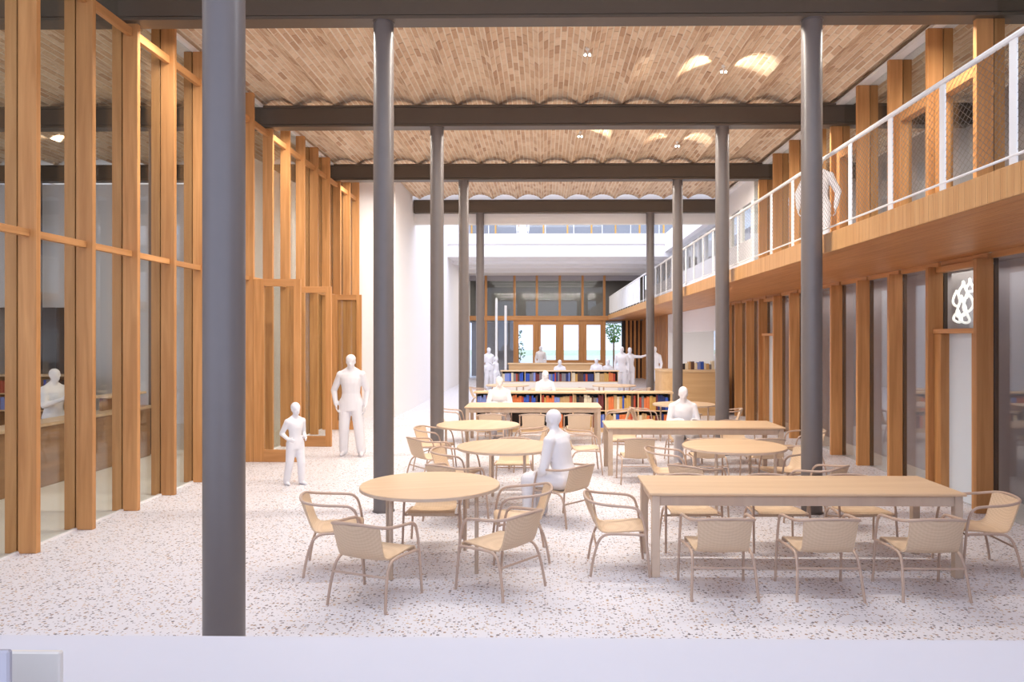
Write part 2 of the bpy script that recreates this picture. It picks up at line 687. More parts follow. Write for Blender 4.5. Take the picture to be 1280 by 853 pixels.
def bay_bricks(root, x0, x1, y0, single):
    global brick_me, n_single
    k0 = math.floor((x0 - X_CUSP) / PER)
    k1 = math.ceil((x1 - X_CUSP) / PER)
    bw, bl, bt = ARC - 0.015, BL - 0.013, 0.007
    base = brick_verts(bw, bl, bt)
    rest = MB()
    rnd = random.Random(int(y0 * 10) + int(x0))
    singles = []
    for k in range(k0, k1):
        xc = X_CUSP + (k + 0.5) * PER
        for r in range(NROW):
            a = -HALF + 2 * HALF * (r + 0.5) / NROW
            x = xc + (RAD) * math.sin(a)
            z = ZT + RISE - RAD + RAD * math.cos(a) + 0.012
            for c in range(NC + 1):
                off = ((r % 2) * 0.5 + (0.13 if r % 3 == 0 else 0)) * BL
                y = y0 + c * BL + off - BL * 0.25
                ya, yb = max(y - bl / 2, y0 + 0.005), min(y + bl / 2, y0 + BAY - 0.005)
                if yb - ya < 0.06:
                    continue
                dz = rnd.uniform(-0.003, 0.003)
                M3 = Matrix.Translation((x, (ya + yb) / 2, z + dz)) @ Matrix.Rotation(a, 4, 'Y')
                if single and n_single + len(singles) < 100000 and yb - ya > bl * 0.98 and y > 9.72 and -4.9 < x < 5.2:
                    singles.append((y, abs(x - 0.5), M3))
                    continue
                vs = [M3 @ Vector((p[0], p[1] * (yb - ya) / bl, p[2])) for p in base]
                rest.add(vs, BF)
    singles.sort(key=lambda q: (round(q[0], 1), q[1]))
    if single:
        me = MB().add(base, BF).mesh('brick', M['brick'])
        for y, _, M3 in singles[:300]:
            o = bpy.data.objects.new('brick', me)
            COL.objects.link(o)
            o.parent = root
            o.matrix_local = M3
        for y, _, M3 in singles[300:]:
            rest.add([M3 @ Vector(p) for p in base], BF)
    o = rest.build('brickwork', M['brick'], root)
    o['kind'] = 'stuff'


for i in range(0, 5):
    y0, y1 = BAY * i, BAY * (i + 1)
    mb, _, _ = vault_shell(-13.2, 8.0, y0, y1)
    cl = struct('ceiling', mb, M['mortar'])
    if i >= 2:
        bay_bricks(cl, -5.2, 8.0, y0, i == 2)
    if 2 <= i <= 3:
        bay_bricks(cl, -13.2, -5.3, y0, False)
# white shadow-gap strips where the glass walls meet the vaults
struct('trim_1', MB().box(-5.28, -4.98, -2, Y_END_L, ZT - 0.03, ZT + 0.02), M['white'])
struct('trim_2', MB().box(5.12, 5.42, -2, BAY * 5, ZT - 0.03, ZT + 0.02), M['white'])

# ---- left timber and glass wall
wl = struct('wall_left')
fin_me = MB().cbox(0, 0.18, -0.032, 0.032, 0, 6.16, 0.004).mesh('timber_fin', M['fin'])
fin2_me = MB().cbox(0, 0.115, -0.032, 0.032, 0, 6.16, 0.004).mesh('inner_fin', M['fin'])
STEP = BAY / 5
pane_me = MB().box(-0.006, 0.006, 0, STEP, 0.02, 6.15).mesh('glass_pane', M['glass'])
mid_me = MB().cbox(-0.03, 0.03, 0.032, STEP - 0.032, 3.03, 3.10, 0.003).mesh('mid_rail', M['rail'])
top_me = MB().cbox(-0.03, 0.03, 0.032, STEP - 0.032, 5.66, 5.76, 0.003).mesh('top_rail', M['rail'])
sill_me = MB().box(-0.02, 0.02, 0, STEP, 0.0, 0.02).mesh('floor_track', M['white'])
for k in range(5, 23):
    y = STEP * k
    link('timber_fin', fin_me, wl, (XLI + 0.006, y, 0))
    if k not in (14, 15, 16, 17):
        link('inner_fin', fin2_me, wl, (XLI - 0.121, y, 0))
    if k < 22:
        link('glass_pane', pane_me, wl, (XLI, y, 0))
        link('mid_rail', mid_me, wl, (-4.935, y, 0))
        link('top_rail', top_me, wl, (-4.935, y, 0))
        link('floor_track', sill_me, wl, (XLI, y, 0))


# glazed screens that stand square to the left wall by its entrances
def screen(name, y, x0, x1, boards):
    d = struct(name)
    for (a, b_, z0, z1, n) in ((x0, x0 + 0.17, 0, 3.05, 'stile'), (x1 - 0.11, x1, 0, 3.05, 'stile'),
                               (x0 + 0.17, x1 - 0.11, 2.93, 3.05, 'head_rail'), (x0 + 0.17, x1 - 0.11, 0, 0.2, 'bottom_rail')):
        MB().cbox(a, b_, y - 0.035, y + 0.035, z0, z1, 0.003).build(n, M['fin' if n == 'stile' else 'railx'], d)
    MB().box(x0 + 0.17, x1 - 0.11, y - 0.005, y + 0.005, 0.2, 2.93).build('glass_pane', M['glass'], d)
    if boards:
        n = 4
        wd = (x1 - x0 - 0.28) / n
        for i in range(n):
            MB().cbox(x0 + 0.17 + wd * i + 0.004, x0 + 0.17 + wd * (i + 1) - 0.004, y + 0.012, y + 0.032, 0.2, 2.93, 0.002).build('board', M['fin'], d)
    return d


screen('door_1', STEP * 14, XL + 0.01, -4.06, False)
screen('door_2', STEP * 16, XL + 0.01, -4.05, False)
screen('door_3', STEP * 19, XL + 0.01, -4.13, True)

# ---- room behind the left wall
struct('wall_side_room_left', MB().box(-13.7, -13.5, -2, 21, 0, 6.3), M['white'])
wb = MB()
wb.box(-11.4, XLI - 0.15, 17.95, 18.1, 0, ZB)
wb.box(-13.5, -11.4, 17.95, 18.1, 2.82, ZB)
struct('wall_side_room_back', wb, M['white'])
struct('wall_side_partition', MB().box(-6.1, -6.0, 13.6, 17.9, 0, ZB), M['white'])
wb = MB()
wb.box(-13.5, -10.5, 20.4, 20.5, 0, 3.0)
wb.box(-10.6, -10.5, 18.1, 20.4, 0, 3.0)
wb.box(-13.5, -10.5, 18.1, 20.5, 3.0, 3.1)
struct('wall_alcove', wb, M['midgrey'])
d4 = struct('door_4')
MB().cbox(-12.75, -11.7, 20.33, 20.395, 0, 2.45, 0.004).build('leaf', M['grey'], d4)
MB().box(-12.25, -12.23, 20.315, 20.33, 0, 2.45).build('joint', M['dark'], d4)
MB().cbox(-11.65, -10.75, 20.3, 20.395, 0, 2.2, 0.004).build('dark_leaf', M['brown'], d4)

# ---- white wall and court beyond the nave
wb = MB()
wb.box(XL, -3.9, Y_END_L + 0.05, Y_END_L + 0.25, 0, 6.2)
wb.box(-4.1, -3.9, Y_END_L + 0.25, 39.2, 0, 9.6)
struct('wall_court_left', wb, M['white'])
struct('trim_3', MB().box(-3.9, 5.2, 22.3, 22.5, 5.52, ZB + 0.6), M['white'])
struct('trim_4', MB().box(-3.9, 5.2, 22.27, 22.32, 5.47, 5.52), M['whitegl'])
g = MB()
g.box(-3.9, 5.0, 30.0, 30.25, 5.37, 6.27)
g.box(-3.9, 5.0, 29.92, 30.0, 5.88, 6.29)
g.box(4.85, 5.07, 22.5, 30.0, 5.55, 6.27)
struct('wall_court_upstand', g, M['white'])
g = MB()
g.box(-3.9, 8.2, 30.25, 39.2, 5.37, 6.05)
for yy in (31.6, 33.6, 35.8):
    g.box(-3.9, 5.0, yy, yy + 0.5, 5.25, 5.37)
struct('ceiling_court_slab', g, M['white'])
wb = MB()
wb.box(-3.9, 8.2, 37.0, 37.1, 6.05, 6.4)
wb.box(-3.9, 8.2, 37.0, 37.1, 8.4, 9.6)
struct('wall_upper_gallery', wb, M['white'])
w5 = struct('window_1')
for i in range(10):
    x = -3.6 + i * 1.19
    MB().box(x - 0.04, x + 0.04, 36.9, 37.0, 6.4, 8.4).build('mullion', M['amber'], w5)
    MB().box(x + 0.04, x + 1.15, 36.95, 36.96, 6.4, 8.4).build('glass_pane', M['glass'], w5)
struct('wall_upper_gallery_back', MB().box(-3.9, 8.2, 39.0, 39.1, 6.05, 9.0), M['grey'])
rl = thing('gallery_rail', 'thin white rail along the upper gallery edge above the far court', 'railing')
MB().tube([(-3.5, 30.15, 6.78), (4.7, 30.15, 6.78)], 0.02, 6).build('handrail', M['whitegl'], rl)
for i in range(8):
    x = -3.4 + i * 1.15
    MB().tube([(x, 30.15, 6.27), (x, 30.15, 6.78)], 0.012, 6).build('post', M['whitegl'], rl)

# far glass wall with the entrance doors
wf = struct('wall_far')
for x in (-3.05, -1.55, -0.38, 0.82, 2.01, 3.15):
    MB().cbox(x - 0.06, x + 0.06, 38.9, 39.1, 0, 5.37, 0.004).build('mullion', M['fin'], wf)
MB().cbox(-3.9, 5.0, 38.86, 39.1, 3.02, 3.26, 0.004).build('transom', M['railx'], wf)
MB().box(-3.9, 5.0, 38.95, 39.0, 5.1, 5.37).build('head_panel', M['grey'], wf)
xs = [-3.9, -3.05, -1.55, -0.38, 0.82, 2.01, 3.15]
for a, b_ in zip(xs[:-1], xs[1:]):
    MB().box(a + 0.06, b_ - 0.06, 38.99, 39.0, 3.26, 5.1).build('glass_pane', M['glass'], wf)
    if b_ < -1:
        MB().box(a + 0.06, b_ - 0.06, 38.99, 39.0, 0, 3.02).build('glass_pane', M['glassr'], wf)
for n, (a, b_) in enumerate(zip(xs[2:-1], xs[3:])):
    d = struct(f'door_{n + 5}')
    a += 0.06
    b_ -= 0.06
    MB().cbox(a, a + 0.15, 38.92, 39.0, 0, 3.02, 0.004).build('stile', M['fin'], d)
    MB().cbox(b_ - 0.15, b_, 38.92, 39.0, 0, 3.02, 0.004).build('stile', M['fin'], d)
    MB().cbox(a + 0.15, b_ - 0.15, 38.92, 39.0, 2.78, 3.02, 0.004).build('top_rail', M['railx'], d)
    MB().cbox(a + 0.15, b_ - 0.15, 38.92, 39.0, 0, 0.95 if n else 0.5, 0.004).build('bottom_panel', M['railx'], d)
    MB().box(a + 0.15, b_ - 0.15, 38.95, 38.96, 0.95 if n else 0.5, 2.78).build('glass_pane', M['glass'], d)
wb = MB()
wb.box(-4.0, 5.2, 43.0, 43.1, 3.1, 5.5)
wb.box(-4.0, 5.2, 39.1, 43.1, 5.4, 5.5)
wb.box(-4.0, 5.2, 39.1, 43.1, 2.95, 3.1)
wb.box(-4.1, -4.0, 39.1, 43.1, 2.95, 5.5)
wb.box(5.2, 5.3, 39.1, 43.1, 2.95, 5.5)
struct('wall_far_room', wb, M['midgrey'])
struct('wall_far_left_room', MB().box(-4.0, -1.7, 41.0, 41.1, 0, 2.95), M['midgrey'])
struct('floor_outside', MB().box(-40, 40, 39.2, 95, -0.25, -0.05), M['pave'])
struct('floor_lawn', MB().box(-60, 60, 95, 140, -0.25, -0.05), M['grass'])

# ---- right timber and glass wall, lower and upper storey
wr = struct('wall_right')
RS = BAY / 4
f_lo = MB().cbox(-0.2, 0, -0.035, 0.035, 0, 3.0, 0.004).mesh('timber_fin', M['fin'])
f_lo2 = MB().cbox(0, 0.05, -0.035, 0.035, 0, 3.0, 0.004).mesh('inner_post', M['dark'])
f_up = MB().cbox(-0.2, 0, -0.035, 0.035, 3.285, 6.16, 0.004).mesh('timber_fin', M['fin'])
f_up2 = MB().cbox(0, 0.12, -0.035, 0.035, 3.285, 6.16, 0.004).mesh('inner_fin', M['fin'])
p_lo = MB().box(-0.006, 0.006, 0.035, RS - 0.035, 0.0, 3.0).mesh('glass_pane', M['glassr'])
p_up = MB().box(-0.006, 0.006, 0.035, RS - 0.035, 3.285, 6.16).mesh('glass_pane', M['glass'])
hd = MB().cbox(-0.03, 0.03, 0.035, RS - 0.035, 3.0, 3.07, 0.003).mesh('head_rail', M['rail'])
DOORS = (8, 15)
for k in range(5, 21):
    y = RS * k
    if y < 22.2:
        link('timber_fin', f_lo, wr, (XRI, y, 0))
        link('inner_post', f_lo2, wr, (XRI + 0.012, y, 0))
        link('head_rail', hd, wr, (XRI, y, 0))
        if k not in DOORS:
            link('glass_pane', p_lo, wr, (XRI, y, 0))
    if y < 18.7:
        link('timber_fin', f_up, wr, (XRI, y, 0))
        link('inner_fin', f_up2, wr, (XRI + 0.012, y, 0))
        link('glass_pane', p_up, wr, (XRI, y, 0))
for n, k in enumerate(DOORS):       # single doors with a clerestory light above
    y = RS * k
    d = struct(f'door_{n + 10}')
    MB().cbox(XRI - 0.12, XRI + 0.02, y + 0.04, y + 0.21, 0, 2.12, 0.004).build('jamb', M['fin'], d)
    MB().cbox(XRI - 0.12, XRI + 0.02, y + RS - 0.2, y + RS - 0.04, 0, 2.12, 0.004).build('jamb', M['fin'], d)
    MB().cbox(XRI - 0.14, XRI + 0.02, y + 0.04, y + RS - 0.04, 2.12, 2.18, 0.004).build('transom', M['rail'], d)
    MB().cbox(XRI - 0.1, XRI + 0.02, y + 0.04, y + RS - 0.04, 2.92, 3.0, 0.004).build('lintel', M['rail'], d)
    MB().box(XRI - 0.01, XRI + 0.005, y + 0.21, y + RS - 0.2, 0.01, 2.12).build('frosted_leaf', M['frost'], d)
    MB().box(XRI - 0.006, XRI + 0.006, y + 0.04, y + RS - 0.04, 2.18, 2.92).build('glass_pane', M['glass'], d)
for n, k in enumerate((8, 9, 11)):  # timber door frames of the upper rooms
    y = RS * k
    d = struct(f'door_{n + 12}')
    MB().cbox(XRI - 0.12, XRI + 0.02, y + 0.06, y + 0.18, 3.285, 5.35, 0.004).build('jamb', M['fin'], d)
    MB().cbox(XRI - 0.12, XRI + 0.02, y + RS - 0.2, y + RS - 0.06, 3.285, 5.35, 0.004).build('jamb', M['fin'], d)
    MB().cbox(XRI - 0.12, XRI + 0.02, y + 0.18, y + RS - 0.2, 5.2, 5.35, 0.004).build('head_rail', M['rail'], d)
wb = MB()
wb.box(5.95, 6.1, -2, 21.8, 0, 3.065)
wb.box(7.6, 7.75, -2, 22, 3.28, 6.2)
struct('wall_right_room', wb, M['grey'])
wb = MB()
wb.box(XRI - 0.1, 7.9, 21.85, 22.0, 0, 3.065)
wb.box(XRI - 0.1, 7.9, 31.0, 31.15, 0, 3.065)
wb.box(XRI - 0.1, XRI + 0.1, 22.0, 31.0, 2.3, 3.065)
struct('wall_recess', wb, M['white'])
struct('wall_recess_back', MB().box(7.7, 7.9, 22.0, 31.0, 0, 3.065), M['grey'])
wb = MB()
wb.box(XRI, XRI + 0.12, 18.9, 39.0, 3.285, 4.62)
wb.box(XRI, XRI + 0.12, 18.9, 39.0, 5.55, 6.4)
wb.box(XRI, XRI + 0.12, 18.75, 18.9, 3.285, 6.2)
struct('wall_court_right', wb, M['white'])
w2 = struct('window_2')
for i in range(18):
    y = 18.9 + i * 1.1
    MB().box(XRI - 0.03, XRI + 0.09, y - 0.04, y + 0.04, 4.62, 5.55).build('mullion', M['whitegl'], w2)
    if i < 17:
        MB().box(XRI + 0.03, XRI + 0.04, y + 0.04, y + 1.06, 4.62, 5.55).build('glass_pane', M['glass'], w2)
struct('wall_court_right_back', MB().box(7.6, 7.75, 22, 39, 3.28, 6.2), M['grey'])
ws = struct('wall_slats')
slat = MB().cbox(-0.12, 0.06, -0.06, 0.06, 0, 3.065, 0.004).mesh('slat', M['fin'])
for i in range(21):
    link('slat', slat, ws, (XRI - 0.02, 31.4 + i * 0.36, 0))
MB().box(XRI + 0.06, XRI + 0.1, 31.2, 39.0, 0, 3.065).build('backing', M['brown'], ws)
wd = struct('window_3')
MB().box(4.05, 4.2, 38.9, 39.0, 0, 3.02).build('dark_post', M['dark'], wd)
for i in range(5):
    MB().cbox(4.26 + i * 0.21, 4.38 + i * 0.21, 38.86, 39.0, 0, 3.02, 0.004).build('slat', M['fin'], wd)
MB().box(4.2, 5.27, 39.0, 39.03, 0, 3.02).build('side_panel', M['dark'], wd)
MB().box(3.21, 4.05, 38.95, 38.96, 0, 3.02).build('glass_pane', M['glass'], wd)

# ================================================================== STEEL FRAME
col_prof = []
LBL = {('L', 1): 'large grey-blue round steel column close to the camera on the left',
       ('L', 2): 'grey-brown round column behind the nearest round table, left of centre',
       ('L', 3): 'slim dark column beside the left round tables, third in the left row',
       ('L', 4): 'slim dark column just right of the third one in the left row',
       ('L', 5): 'farthest slim dark column of the left row, before the white court',
       ('R', 2): 'thick dark column on the right behind the nearest long table',
       ('R', 3): 'dark column at the right behind the second long table and its seated figure',
       ('R', 4): 'slim dark column in front of the curved desk, fourth in the right row',
       ('R', 5): 'farthest slim dark column of the right row, left of the curved desk'}


def steel_column(x, y, z1, label, r=0.12):
    t = thing('steel_column', label, 'column', (x, y, 0), 0, 'round steel columns of the hall')
    n = 40
    MB().prism([(r * math.cos(2 * PI * i / n), r * math.sin(2 * PI * i / n)) for i in range(n)], 0.012, z1 - 0.012).build('shaft', M['steel'], t, smooth=True)
    n = 24
    for nm, z0, z1_ in (('base_ring', 0, 0.012), ('cap_plate', z1 - 0.012, z1)):
        MB().prism([((r + 0.012) * math.cos(2 * PI * i / n), (r + 0.012) * math.sin(2 * PI * i / n)) for i in range(n)], z0, z1_).build(nm, M['steel'], t)
    return t


CY = {1: BAY, 2: 2 * BAY, 3: 3 * BAY, 4: 4 * BAY, 5: 22.55}
for (s_, i), lb in LBL.items():
    steel_column(-1.91 if s_ == 'L' else 3.16, CY[i] - (0.0 if i < 5 else 0.35), ZB, lb)
steel_column(-6.98, 3 * BAY, ZB, 'dark round column inside the left room, seen through the glass wall', 0.1)
steel_column(-12.05, 17.55, ZB, 'narrow dark column inside the left room by the hanging white wall', 0.09)


def steel_beam(y, x0, x1, label):
    t = thing('steel_beam', label, 'beam', (0, y, 0), 0, 'dark steel beams under the vaults')
    MB().box(x0, x1, -0.02, 0.02, ZB + 0.04, ZT - 0.04).build('web', M['beam'], t)
    MB().cbox(x0, x1, -0.13, 0.13, ZB, ZB + 0.04, 0.004).build('bottom_flange', M['beam'], t)
    MB().cbox(x0, x1, -0.13, 0.13, ZT - 0.04, ZT, 0.004).build('top_flange', M['beam'], t)
    MB().box(x0, x1, -0.115, -0.095, ZB + 0.05, ZT - 0.045).build('cover_plate', M['beam'], t)
    return t


steel_beam(BAY, -13.4, 7.5, 'dark steel beam above the camera, over the nearest column')
steel_beam(2 * BAY, -13.4, 7.5, 'nearest dark steel beam across the top edge of the view')
steel_beam(3 * BAY, -13.4, 7.5, 'second dark steel beam below the near vaults')
steel_beam(4 * BAY, -13.4, 7.5, 'third dark steel beam across the hall')
steel_beam(22.2, -3.88, 5.2, 'farthest dark steel beam in front of the white court')

# ================================================================== MEZZANINE
XM = 3.34
mz = thing('mezzanine_balcony', 'timber-clad balcony deck running along the right side', 'balcony')
MB().box(XM + 0.03, XRI - 0.22, -1, 38.8, 3.10, 3.285).build('deck', M['grey'], mz)
MB().cbox(XM, XM + 0.03, -1, 38.8, 3.07, 3.30, 0.003).build('fascia', M['fascia'], mz)
MB().box(XM + 0.03, XRI - 0.03, -1, 38.8, 3.07, 3.099).build('soffit', M['soffit'], mz)
bl = thing('balustrade', 'white balcony railing with diamond wire mesh above the timber fascia', 'railing', (0, 0, 0))
XP = XM + 0.05
MB().tube([(XP, 3.5, 4.235), (XP, 38.7, 4.235)], 0.024, 8).build('handrail', M['whitegl'], bl, smooth=True)
MB().tube([(XP, 3.5, 3.375), (XP, 38.7, 3.375)], 0.012, 8).build('bottom_rail', M['whitegl'], bl, smooth=True)
ps = 0.955
pst = MB().cbox(-0.006, 0.006, -0.045, 0.045, 3.285, 4.215, 0.002).mesh('post', M['whitegl'])


def mesh_panel():
    mb = MB()
    L, H0, H1 = ps - 0.1, 3.39, 4.21
    sx, sz = 0.08, 0.058
    r = 0.002
    slope = sz / sx
    for sgn in (1, -1):
        c = -2 * H1
        n0 = -int((H1 - H0) / sz) - 2
        for i in range(n0, int(L / sx) + int((H1 - H0) / sz) + 3):
            ya = i * sx
            pts = []
            # z = H0 + sgn*slope*(y-ya) (from the bottom) clipped to the panel
            for t in (0, 1):
                pass
            if sgn > 0:
                y0_, z0_ = ya, H0
                y1_, z1_ = ya + (H1 - H0) / slope, H1
            else:
                y0_, z0_ = ya, H0
                y1_, z1_ = ya - (H1 - H0) / slope, H1
            # clip in y to 0..L
            def at(y):
                return z0_ + (z1_ - z0_) * (y - y0_) / (y1_ - y0_)
            lo, hi = min(y0_, y1_), max(y0_, y1_)
            a, b_ = max(lo, 0), min(hi, L)
            if b_ - a < 0.01:
                continue
            mb.tube([(sgn * 0.002, a + 0.05, at(a)), (sgn * 0.002, b_ + 0.05, at(b_))], r, 3, caps=False)
    return mb


panel_me = mesh_panel().mesh('mesh_panel', M['wire'])
k = -1
while True:
    y = 5.42 + ps * k
    if y > 38.6:
        break
    link('post', pst, bl, (XP, y, 0))
    if y < 22:
        o = link('mesh_panel', panel_me, bl, (XP, y, 0))
        o['kind'] = 'stuff'
    elif y > 25.5:
        for j in range(1, 7):
            MB().box(XP - 0.01, XP + 0.01, y + ps * j / 7 - 0.012, y + ps * j / 7 + 0.012, 3.38, 4.22).build('baluster', M['whitegl'], bl)
    k += 1

# ================================================================== LEDGE IN THE FOREGROUND
pl = thing('parapet_ledge', 'low white parapet ledge across the bottom of the picture', 'ledge')
MB().box(-6, 5.9, 2.35, 2.98, 0, 0.82).build('wall_body', M['ledge'], pl)
MB().cbox(-6, 5.9, 2.3, 3.0, 0.82, 0.846, 0.004).build('coping', M['ledge'], pl)
bx = thing('upright_panel', 'pale beige upright panel in front of the white ledge at bottom left', 'panel', (0, 0, 0))
MB().cbox(-2.6, -1.236, 1.88, 1.9, 0, 1.25, 0.004).build('board', M['cream'], bx)
bx = thing('upright_panel', 'blue-grey upright panel in the extreme bottom left corner', 'panel', (0, 0, 0))
MB().cbox(-2.2, -1.08, 1.485, 1.5, 0, 1.42, 0.004).build('board', M['grey'], bx)


# ================================================================== CHAIRS
def make_chair(label):
    t = thing('woven_armchair', label, 'chair', (0, 0, 0), 0, 'woven tan armchairs in the hall')
    R = 0.0115
    for s in (-1, 1):
        MB().tube(smooth_path([(s * .275, .245, 0), (s * .272, .225, .2), (s * .268, .205, .40), (s * .266, .185, .50), (s * .266, .165, .555)], 3), R, 8).build('leg', M['tube'], t, smooth=True)
        MB().tube(smooth_path([(s * .262, -.265, 0), (s * .250, -.235, .17), (s * .240, -.195, .295), (s * .236, -.15, .345), (s * .236, -.08, .362), (s * .250, .1, .362), (s * .266, .205, .362)], 3), R, 8).build('leg', M['tube'], t, smooth=True)
    pth = smooth_path([(-.266, .165, .555), (-.266, .12, .592), (-.266, .04, .604), (-.262, -.08, .612), (-.25, -.18, .622), (-.222, -.255, .636), (-.17, -.29, .648), (-.09, -.305, .655), (0, -.31, .657),
                       (.09, -.305, .655), (.17, -.29, .648), (.222, -.255, .636), (.25, -.18, .622), (.262, -.08, .612), (.266, .04, .604), (.266, .12, .592), (.266, .165, .555)], 3)
    MB().tube(pth, 0.0125, 8).build('armrest', M['tube'], t, smooth=True)
    MB().tube([(-.246, -.215, .25), (.246, -.215, .25)], 0.009, 8).build('stretcher', M['tube'], t, smooth=True)
    MB().tube([(-.268, .19, .352), (.268, .19, .352)], 0.009, 8).build('stretcher', M['tube'], t, smooth=True)

    def sheet(rows, name):
        # rows: (y, z, half width, bow in y, sag in z)
        nx = 10
        th = 0.012
        mb = MB()
        top, bot = [], []
        R_ = [Vector((0, r[0], r[1])) for r in rows]
        for i, (y, z, hw, bow, sag) in enumerate(rows):
            tg = (R_[min(i + 1, len(rows) - 1)] - R_[max(i - 1, 0)]).normalized()
            nrm = Vector((0, -tg.z, tg.y))
            for j in range(nx + 1):
                u = -1 + 2 * j / nx
                c = 1 - u * u
                p = Vector((u * hw, y - bow * c, z - sag * c))
                top.append(p + nrm * th / 2)
                bot.append(p - nrm * th / 2)
        n = len(top)
        fs = []
        W = nx + 1
        L = len(rows)
        for i in range(L - 1):
            for j in range(nx):
                a = i * W + j
                fs.append((a, a + 1, a + W + 1, a + W))
                fs.append((n + a, n + a + W, n + a + W + 1, n + a + 1))
        for i in range(L - 1):
            a = i * W
            fs.append((a, a + W, n + a + W, n + a))
            a = i * W + nx
            fs.append((a, n + a, n + a + W, a + W))
        for j in range(nx):
            a = j
            fs.append((a, n + a, n + a + 1, a + 1))
            a = (L - 1) * W + j
            fs.append((a, a + 1, n + a + 1, n + a))
        mb.add(top + bot, fs)
        return mb.build(name, M['rattan'], t, smooth=True)
    sheet([(.225, .352, .225, 0, 0), (.222, .372, .225, 0, .002), (.205, .385, .224, 0, .004), (.15, .386, .222, 0, .012), (.05, .378, .218, 0, .02), (-.05, .37, .214, 0, .02), (-.125, .366, .21, 0, .014)], 'seat')
    sheet([(-.125, .366, .21, .0, .014), (-.165, .374, .208, .006, .008), (-.19, .396, .204, .016, 0), (-.21, .44, .204, .024, 0), (-.235, .52, .207, .034, 0), (-.258, .6, .211, .042, 0), (-.27, .645, .214, .042, 0)], 'backrest')
    return t


# x, y, direction the sitter would face (dx, dy), label
CH = [
    (-1.86, 6.66, .95, .2, 'armchair at the left side of the nearest round table, facing right'),
    (-1.33, 5.86, .36, .93, 'foremost armchair of the nearest round table, its back to the camera'),
    (-0.36, 6.14, -.78, .63, 'armchair at the right front of the nearest round table, back turned to camera'),
    (-0.24, 7.03, -.97, -.1, 'armchair at the right rear of the nearest round table, facing left'),
    (-1.09, 7.36, .03, -1, 'armchair tucked under the back of the nearest round table, facing the camera'),
    (-1.0, 8.42, .55, .83, 'armchair glimpsed over the back edge of the nearest round table'),
    (0.22, 8.38, -.74, .67, 'armchair with the seated pale figure at the second round table'),
    (-1.1, 9.42, .95, -.25, 'armchair at the left side of the second round table, facing right'),
    (-0.42, 10.2, 0, -1, 'armchair behind the second round table, facing the camera'),
    (-1.62, 10.6, .8, .6, 'armchair at the left front of the third round table, back turned to camera'),
    (-1.72, 11.75, .96, -.25, 'armchair at the left rear of the third round table, facing right'),
    (-0.25, 11.7, -1, -.1, 'armchair at the right side of the third round table, facing left'),
    (0.62, 11.45, 1, 0.05, 'armchair at the left end of the second long table, facing right'),
    (1.34, 10.72, 0, 1, 'armchair at the left of the front side of the second long table'),
    (2.35, 10.75, 0, 1, 'armchair at the middle of the front side of the second long table'),
    (3.15, 10.72, 0, 1, 'armchair at the right of the front side of the second long table'),
    (1.35, 12.5, 0, -1, 'armchair at the left of the far side of the second long table'),
    (2.32, 12.5, 0, -1, 'armchair under the seated figure on the far side of the second long table'),
    (3.2, 12.5, 0, -1, 'armchair at the right of the far side of the second long table'),
    (3.98, 11.5, -1, 0, 'armchair at the right end of the second long table, facing left'),
    (1.6, 9.5, .95, -.2, 'armchair at the left side of the right-hand round table, facing right'),
    (1.72, 8.42, .6, .75, 'armchair at the front left of the right-hand round table, back turned to camera'),
    (3.04, 8.35, -.7, .72, 'armchair at the front right of the right-hand round table'),
    (3.08, 9.55, -.95, -.25, 'armchair at the right side of the right-hand round table, facing left'),
    (1.41, 6.08, 0, 1, 'left of the three armchairs on the near side of the nearest long table'),
    (2.23, 6.08, 0, 1, 'middle of the three armchairs on the near side of the nearest long table'),
    (3.05, 6.08, 0, 1, 'right of the three armchairs on the near side of the nearest long table'),
    (1.44, 7.38, 0, -1, 'left of the three armchairs on the far side of the nearest long table'),
    (2.28, 7.38, 0, -1, 'middle of the three armchairs on the far side of the nearest long table'),
    (3.1, 7.38, 0, -1, 'right of the three armchairs on the far side of the nearest long table'),
    (0.67, 6.68, 1, -.02, 'armchair at the left end of the nearest long table, facing right'),
    (3.86, 6.72, -1, .05, 'armchair at the right end of the nearest long table, facing left'),
    (-1.0, 14.05, 0, 1, 'left of three armchairs on the near side of the far long table'),
    (-0.2, 14.05, 0, 1, 'middle of three armchairs on the near side of the far long table'),
    (0.65, 14.05, 0, 1, 'right of three armchairs on the near side of the far long table'),
    (-1.84, 14.9, 1, 0, 'armchair at the left end of the far long table'),
    (1.42, 14.9, -1, .1, 'armchair at the right end of the far long table'),
    (2.06, 15.2, 1, .1, 'armchair at the left of the back round table beside the bookshelf end'),
    (2.75, 14.35, .1, 1, 'armchair at the front of the back round table, back to camera'),
    (3.66, 15.0, -1, .2, 'armchair at the right of the back round table by the timber wall'),
    (-1.86, 21.5, 1, 0, 'distant armchair at the left of the left round table beyond the bookshelf'),
    (-0.3, 21.2, -1, 0, 'distant armchair at the right of the left round table beyond the bookshelf'),
    (1.3, 21.4, 1, 0, 'distant armchair at the left of the right round table beyond the bookshelf'),
    (2.72, 21.3, -1, 0, 'distant armchair at the right of the right round table beyond the bookshelf'),
    (-0.95, 15.75, 0, -1, 'armchair under the seated figure behind the far long table'),
    (0.02, 18.95, 0, -1, 'armchair under the figure seated just beyond the near bookshelf'),
]
chair0 = None
for (x, y, dx, dy, lb) in CH:
    rz = math.atan2(-dx, dy)
    if chair0 is None:
        chair0 = make_chair(lb)
        chair0.location = (x, y, 0)
        chair0.rotation_euler = (0, 0, rz)
    else:
        dup(chair0, (x, y, 0), rz, lb)

# ================================================================== TABLES
HT = 0.73


